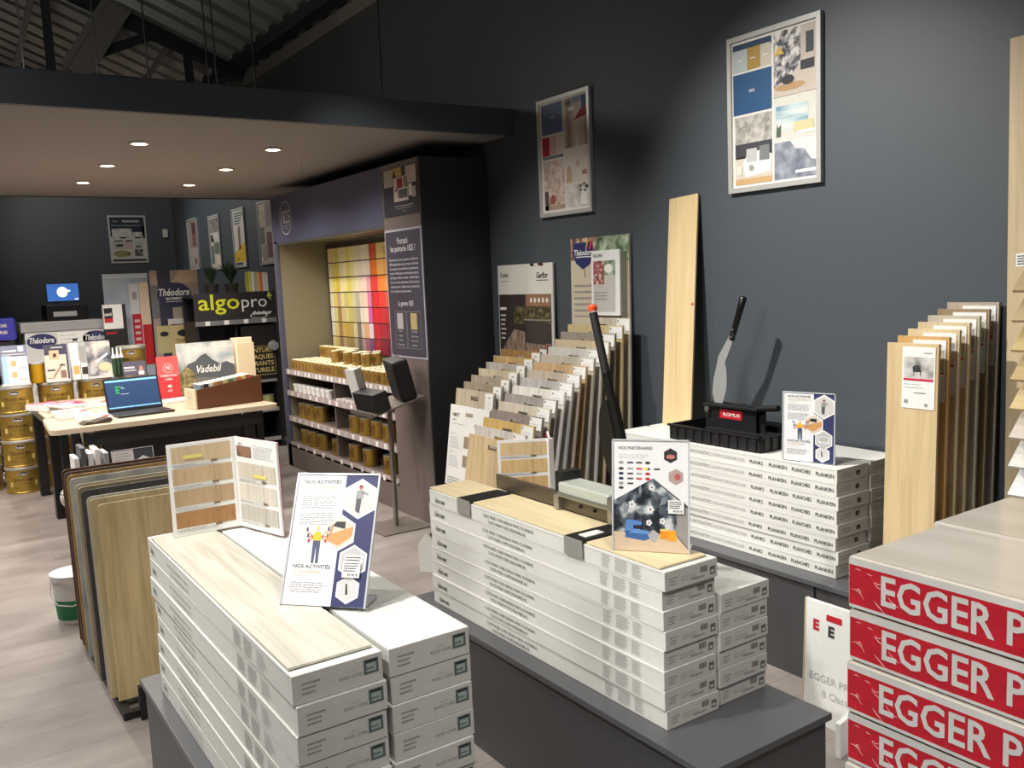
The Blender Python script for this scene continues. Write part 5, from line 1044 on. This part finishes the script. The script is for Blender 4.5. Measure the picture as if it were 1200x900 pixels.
mb = MB().box(0, .19, 0, .006, 0, .12, flat((90, 84, 104))); s = Sheet(mb, (0, -.0008, 0), (1, 0, 0), UP, .19, .12, .0008); s.rect(.04, .5, .5, .62, WHITE, 1); s.rect(.04, .3, .56, .4, LGREY, 1); s.ell(.78, .45, .09, .2, flat((190, 140, 120)), 1); s.rect(.66, 0, .9, .28, WHITE, 1)
tag(mb.build('small_sign', loc=(1.50, 8.30, .8965), rot=(-.1, 0, 0)), 'small grey-violet card with a portrait at the foot of the single gold tin', 'sign')

# ================================================================ BACK DISPLAYS
SILV = mat('silver_plastic', (170, 170, 170), .4, .3)
def blue_oval(s, cx_, cy_, rx, l=3, tx='Théodore'):
    s.ell(cx_, cy_, rx, rx*s.w/s.h*.58, NAVY, l, 28); s.text(tx, cx_-rx*.78, cy_-.02, .001, WHITE, l+1, .02, .25, width=rx*1.55, sy=rx*s.w*520)
t = thing('display_counter', 'white display counter with grey top edge and two blue oval logos, at the back left', 'cabinet', (.86, 9.20, 0))
MB().box(0, .70, 0, .50, 0, 1.29, mat('counter_white', (210, 210, 206), .5)).build('body', t)
MB().box(-.03, .71, -.01, .50, 1.29, 1.38, SILV, .004).build('top_band', t)
mb = MB(); s = Sheet(mb, (0, -.001, .90), (1, 0, 0), UP, 1.02, .39, .001); s.ell(.13, .78, .12, .18, NAVY, 1, 28); s.text('Théodore', .03, .74, .075, WHITE, 2, .02, .25, width=.20); s.ell(.575, .78, .11, .18, NAVY, 1, 28); s.text('Théodore', .485, .74, .075, WHITE, 2, .02, .25, width=.20)
s.rect(.26, .6, .53, .96, WHITE, 1); s.rect(.38, .74, .42, .80, INK, 2); s.lines(.28, .5, .9, 3, .09, .02, LGREY, 2, .4, 2); mb.build('logo_front', t)
t = thing('tinting_machine', 'black tinting machine base behind the monitor on the white counter', 'machine', (1.08, 9.28, 1.381))
MB().box(-.02, .34, 0, .35, 0, .15, mat('black_lacquer', (14, 14, 16), .25), .01).build('housing', t); MB().box(.04, .24, -.004, 0, .04, .085, SILV, .001).build('grey_slot', t)
t = thing('monitor', 'small monitor with a blue screen and a white cup shape, on the black machine', 'monitor', (1.085, 9.33, 1.532))
MB().box(.10, .18, .0, .06, 0, .03, BLACK).build('foot', t); MB().box(0, .28, 0, .02, .02, .20, mat('monitor_bezel', (16, 16, 18), .3), .003).build('casing', t)
mb = MB(); s = Sheet(mb, (.006, -.001, .032), (1, 0, 0), UP, .268, .16, .0008); EB = mat('screen_royal_blue', (50, 92, 160), .3, emit=.9); EW = mat('screen_pale', (216, 232, 216), .3, emit=1.1)
s.rect(0, 0, 1, 1, EB, 1); s.ell(.48, .52, .17, .30, EW, 2, 24); s.ell(.68, .58, .06, .06, EW, 2, 10); s.rect(.86, .06, .97, .12, EW, 2); mb.build('screen', t)
t = thing('product_carton', 'white and black product carton with black and red logo, right of the white counter', 'box', (1.52, 9.12, 1.11), 0)
mb = MB().box(0, .17, 0, .06, .17, .40, WHITE, .002); mb.box(0, .17, 0, .06, 0, .17, BLACK, .002); mb.box(.17, .20, 0, .06, 0, .40, BLACK, .001); s = Sheet(mb, (0, -.001, 0), (1, 0, 0), UP, .17, .40, .0009)
s.rect(.04, .60, .48, .92, BLACK, 1); s.text('uni', .06, .74, .045, WHITE, 2, .03, width=.36); s.rect(.04, .58, .48, .68, RED, 2); s.text('SPORT', .05, .30, .035, RED, 1, .03, .2, width=.6); mb.build('box', t)
tag(MB().box(0, .46, 0, .40, 0, 1.108, mat('black_lacquer', (14, 14, 16), .25), .004).build('pedestal', loc=(1.90, 8.86, 0)), 'black pedestal behind the tins under the tall posters', 'pedestal') if False else None
t = thing('tall_poster', 'tall grey-blue poster of a boxed product with red lower half, behind the tins', 'poster', (1.580, 9.36, 0), 0, 'tall cardboard posters at the back')
mb = MB().box(0, .415, 0, .012, 0, 1.80, flat((160, 172, 184))); s = Sheet(mb, (0, -.001, 0), (1, 0, 0), UP, .415, 1.80, .001)
s.rect(0, .5, 1, 1, photo('blue_grey_gradient', [(136, 150, 166), (160, 172, 186), (190, 200, 208)], 2), 1); s.rect(.0, .975, 1, 1, flat((200, 214, 222)), 2); s.rect(.56, .78, .76, .945, flat((214, 214, 218)), 2); s.rect(.58, .54, .78, .78, flat((194, 28, 50)), 2); s.rect(.78, .72, .99, .95, flat((226, 206, 176)), 2); s.rect(.80, .50, 1, .72, flat((190, 10, 26)), 2); s.rect(.62, .86, .72, .90, GREY, 3)
for k in range(6): s.rect(.62, .57+k*.033, .74, .585+k*.033, flat((236, 190, 196)), 3)
mb.build('print', t)
t = thing('tall_poster', 'tall poster of an attic room with a navy oval logo and two paint tins', 'poster', (2.00, 9.30, 0), 0, 'tall cardboard posters at the back')
mb = MB().box(0, .46, 0, .012, 0, 1.82, flat((190, 176, 160))); s = Sheet(mb, (0, -.001, 0), (1, 0, 0), UP, .46, 1.82, .001)
s.rect(0, .4, 1, 1, flat((166, 150, 138)), 1); s.poly([(.45, .93), (.62, 1), (1, 1), (1, .93)], flat((206, 180, 150)), 2); s.rect(.15, .45, .42, 1, flat((50, 50, 70)), 3); s.poly([(0, .93), (.0, 1), (.12, .97), (.16, .93)], flat((180, 160, 140)), 3); s.rect(0, .74, .20, .92, flat((110, 112, 112)), 2)
s.poly([(.6, .70), (1, .88), (1, .76), (.75, .70)], flat((190, 170, 154)), 3); s.ell(.48, .865, .36, .068, flat((44, 42, 76)), 4, 30); s.text('Théodore', .16, .862, .10, WHITE, 5, .02, .25, width=.64); s.text('BATIMENT', .30, .84, .03, WHITE, 5, .03, width=.36); s.rect(.3, .828, .68, .831, WHITE, 5)
s.rect(.05, .55, .38, .70, flat((190, 180, 130)), 4); s.rect(.33, .53, .92, .705, flat((200, 182, 130)), 5); s.rect(.30, .70, .95, .735, flat((206, 206, 200)), 5); s.ell(.62, .655, .15, .02, flat((30, 32, 50)), 6); s.ell(.20, .655, .09, .014, flat((30, 32, 50)), 6); s.poly([(.74, .675), (.97, .695), (.97, .645), (.76, .63)], flat((206, 30, 40)), 7); s.text('TECHNI MIX', .42, .605, .05, flat((90, 60, 30)), 6, .01, width=.42); s.rect(0, .0, 1, .53, flat((40, 34, 32)), 4)
mb.build('print', t)
# shop shelf at the far left with a purple sign
t = thing('shelf_unit', 'dark shelf unit at the far left edge with a purple rounded sign on top', 'shelf', (.06, 9.25, 0))
mb = MB().box(0, .72, 0, .40, 0, 1.22, BLACK); mb.build('body', t)
mb = MB(); s = Sheet(mb, (.35, -.004, 1.26), (1, 0, 0), UP, .38, .17, .001); s.mb.box(.30, .74, -.003, .006, 1.235, 1.44, flat((60, 60, 170)), .02); s.text('ESPACE DE', .12, .55, .036, flat((236, 220, 190)), 1, .03, width=.72); s.text('PEINTURE', .12, .2, .036, flat((236, 220, 190)), 1, .03, width=.72); mb.build('sign', t)
for k in range(4):
    tag(MB().lathe([(0, 0), (.05, 0), (.055, .10), (.06, .105), (.06, .125), (0, .13)], [flat((206, 30, 60)), WHITE][k % 2], 16).build('small_pot', loc=(.48+k*.115 if k < 3 else .5, 9.20-.09*(k == 3)-.02, 1.221-.0*(k))), 'small %s pot on the dark shelf unit under the purple sign, %s' % (('red', 'white')[k % 2], ('left', 'middle', 'right', 'front')[k]), 'pot', 'pots under the purple sign')
for o in [o for o in COL.objects if o.name.startswith('small_pot')]: o.location.y = 9.33; o.scale = (.8, .8, .8); 
[o for o in COL.objects if o.name.startswith('small_pot')][-1].location = (.75, 9.43, 1.221)
for k in range(5):
    tag(MB().box(0, .11, 0, .05, 0, .20, flat(((150, 60, 40), (206, 206, 200), (180, 40, 60), (90, 90, 110), (200, 190, 170))[k]), .003).build('shelf_box', loc=(.16+k*.13, 9.195, .92)), '%s small box on the front ledge of the far-left dark shelf unit' % ('rust-red', 'off-white', 'crimson', 'slate-blue', 'beige')[k], 'box', 'boxes at the far left shelf')
MB().box(0, .72, -.08, 0, .895, .918, BLACK).build('ledge', bpy.data.objects['shelf_unit'])
# algopro gondola
t = thing('shelf_gondola', 'black shop gondola with a yellow and white lettered header board', 'shelf', (2.255, 8.75, 0))
GW = .79
MB().box(0, GW, .38, .40, 0, 1.55, BLACK).build('back_panel', t)
for x in (0, GW-.03): MB().box(x, x+.03, 0, .38, 0, 1.31, BLACK).build('side_panel', t)
MB().box(GW/2-.01, GW/2+.01, .02, .38, .1, 1.27, BLACK).build('divider', t)
for z in (.08, .38, .68, .98): MB().box(.03, GW-.03, .01, .38, z, z+.02, BLACK).box(.03, GW-.03, 0, .01, z-.01, z+.03, SILV).build('shelf', t)
mb = MB().box(0, GW, -.03, .0, 1.265, 1.31, flat((120, 120, 122)))
for x in (.09, .27, .46, .64): mb.box(x, x+.045, -.032, -.03, 1.267, 1.308, WHITE)
mb.build('price_strip', t)
mb = MB().box(0, GW, -.02, .0, 1.312, 1.575, mat('header_black', (44, 42, 44), .5), .002); s = Sheet(mb, (0, -.0212, 1.312), (1, 0, 0), UP, GW, .263, .001)
s.text('algo', .05, .40, .21, flat((216, 220, 50)), 1, .012, width=.50); s.text('pro', .575, .42, .17, WHITE, 1, .0, width=.32); s.ring(.78, .10, .11, .10, .12, WHITE, 1, 20); s.text('théolaur', .70, .14, .05, WHITE, 2, .03, .1, width=.25)
for a in (.2, .9, -.6): s.poly([(.90, .80), (.90+.05*math.cos(a)-.01, .80+.15*math.sin(a)+.05), (.90+.07*math.cos(a), .80+.2*math.sin(a)), (.90+.05*math.cos(a)+.01, .80+.15*math.sin(a)-.05)], flat((206, 214, 80)), 1)
mb.build('header_board', t)['label'] = 'black header with yellow and white lettering'
mb = MB().box(.43, .77, -.004, .0, .70, 1.24, flat((30, 24, 24))); s = Sheet(mb, (.43, -.005, .60), (1, 0, 0), UP, .34, .60, .001); GO = flat((206, 190, 120))
for k, tx in enumerate(('PEINTURE', 'LAQUES', 'COLORANTS', 'NATURELS')): s.text(tx, .90-.0, .62-.11*k, .062, GO, 1, .02, align='r')
for r_ in ((.2, .24, .95, .247), (.945, .24, .952, .72), (.2, .715, .95, .722)): s.rect(*r_, GO, 1)
mb.build('lettered_panel', t)
pc = [(2.66, .70), (2.86, .70), (2.96, .40), (2.70, .40)]
for k, (x, z) in enumerate(pc):
    tag(can(.055, .13, [flat((150, 150, 90)), mat('white_pot', (220, 220, 214), .4)][k % 2], LIDS, 18).build('product_pot', loc=(x-.30 if k < 2 else x-.02-.13*(k == 3), 8.83, z+.0012)), 'product pot on the %s shelf of the black gondola, %s' % (('upper', 'upper', 'lower', 'lower')[k], ('left', 'right', 'right', 'left')[k]), 'pot', 'pots on the black gondola')
o = tag(MB().lathe([(0, 0), (.045, 0), (.052, .03), (.045, .06), (0, .065)], SILV, 18, M=Matrix.Rotation(PI/2, 4, 'X')).build('round_knob', loc=(2.99, 8.74, 1.03)), 'round silver disc on the black gondola front', 'disc')
# plants
def plant(label, x, y, z, nleaf, hh, seed):
    t = thing('potted_plant', label, 'plant', (x, y, z), 0, 'plants on the black gondola')
    MB().lathe([(0, 0), (.05, 0), (.065, .10), (.07, .10), (.07, .11), (.05, .10), (0, .10)], flat((60, 54, 50)), 18).build('pot', t)
    r = random.Random(seed); mb = MB(); LG = mat('leaf_green', (48, 74, 44), .5)
    for i in range(nleaf):
        a = r.uniform(0, 2*PI); L = hh*r.uniform(.6, 1.1); sp = r.uniform(.1, .55); w = .007
        p0 = Vector((0, 0, .09)); d = Vector((math.cos(a), math.sin(a), 0)); pts = [p0+d*(L*sp*q**1.5)+Vector((0, 0, L*(q-.25*sp*q*q))) for q in (0, .35, .7, 1)]
        n_ = Vector((-d.y, d.x, 0)); vs = []
        for q, p in enumerate(pts): ww = w*(1, 1.3, .9, .1)[q]; vs += [p-n_*ww, p+n_*ww]
        mb.add(vs, [(0, 1, 3, 2), (2, 3, 5, 4), (4, 5, 7, 6)], LG)
    mb.build('leaves', t)
plant('bushy potted plant with grassy leaves above the letters of the gondola header, left one', 2.50, 8.96, 1.551, 150, .20, 1)
plant('taller potted plant behind the gondola header, nearer its right end', 2.70, 8.98, 1.551, 150, .24, 2)
MB().box(.0, GW, .03, .38, 1.53, 1.55, BLACK).build('shelf', bpy.data.objects['shelf_gondola'])
mb = MB(); 
for k, c in enumerate(((206, 210, 90), (236, 236, 226), (180, 190, 170), (230, 200, 130), (226, 130, 90), (236, 236, 230), (236, 236, 230))): mb.box(k*.028, k*.028+.026, 0, .12, 0, .22-.002*k, flat(c), .002)
tag(mb.build('shade_card_set', loc=(2.82, 8.80, 1.551)), 'set of upright pale shade cards at the right end of the gondola top', 'shade cards')
tag(MB().box(0, .16, 0, .08, 0, .16, BLACK, .01).build('black_case', loc=(2.88, 8.775-.06, 1.577)), 'black box in front of the shade cards on the gondola header', 'case') if False else None
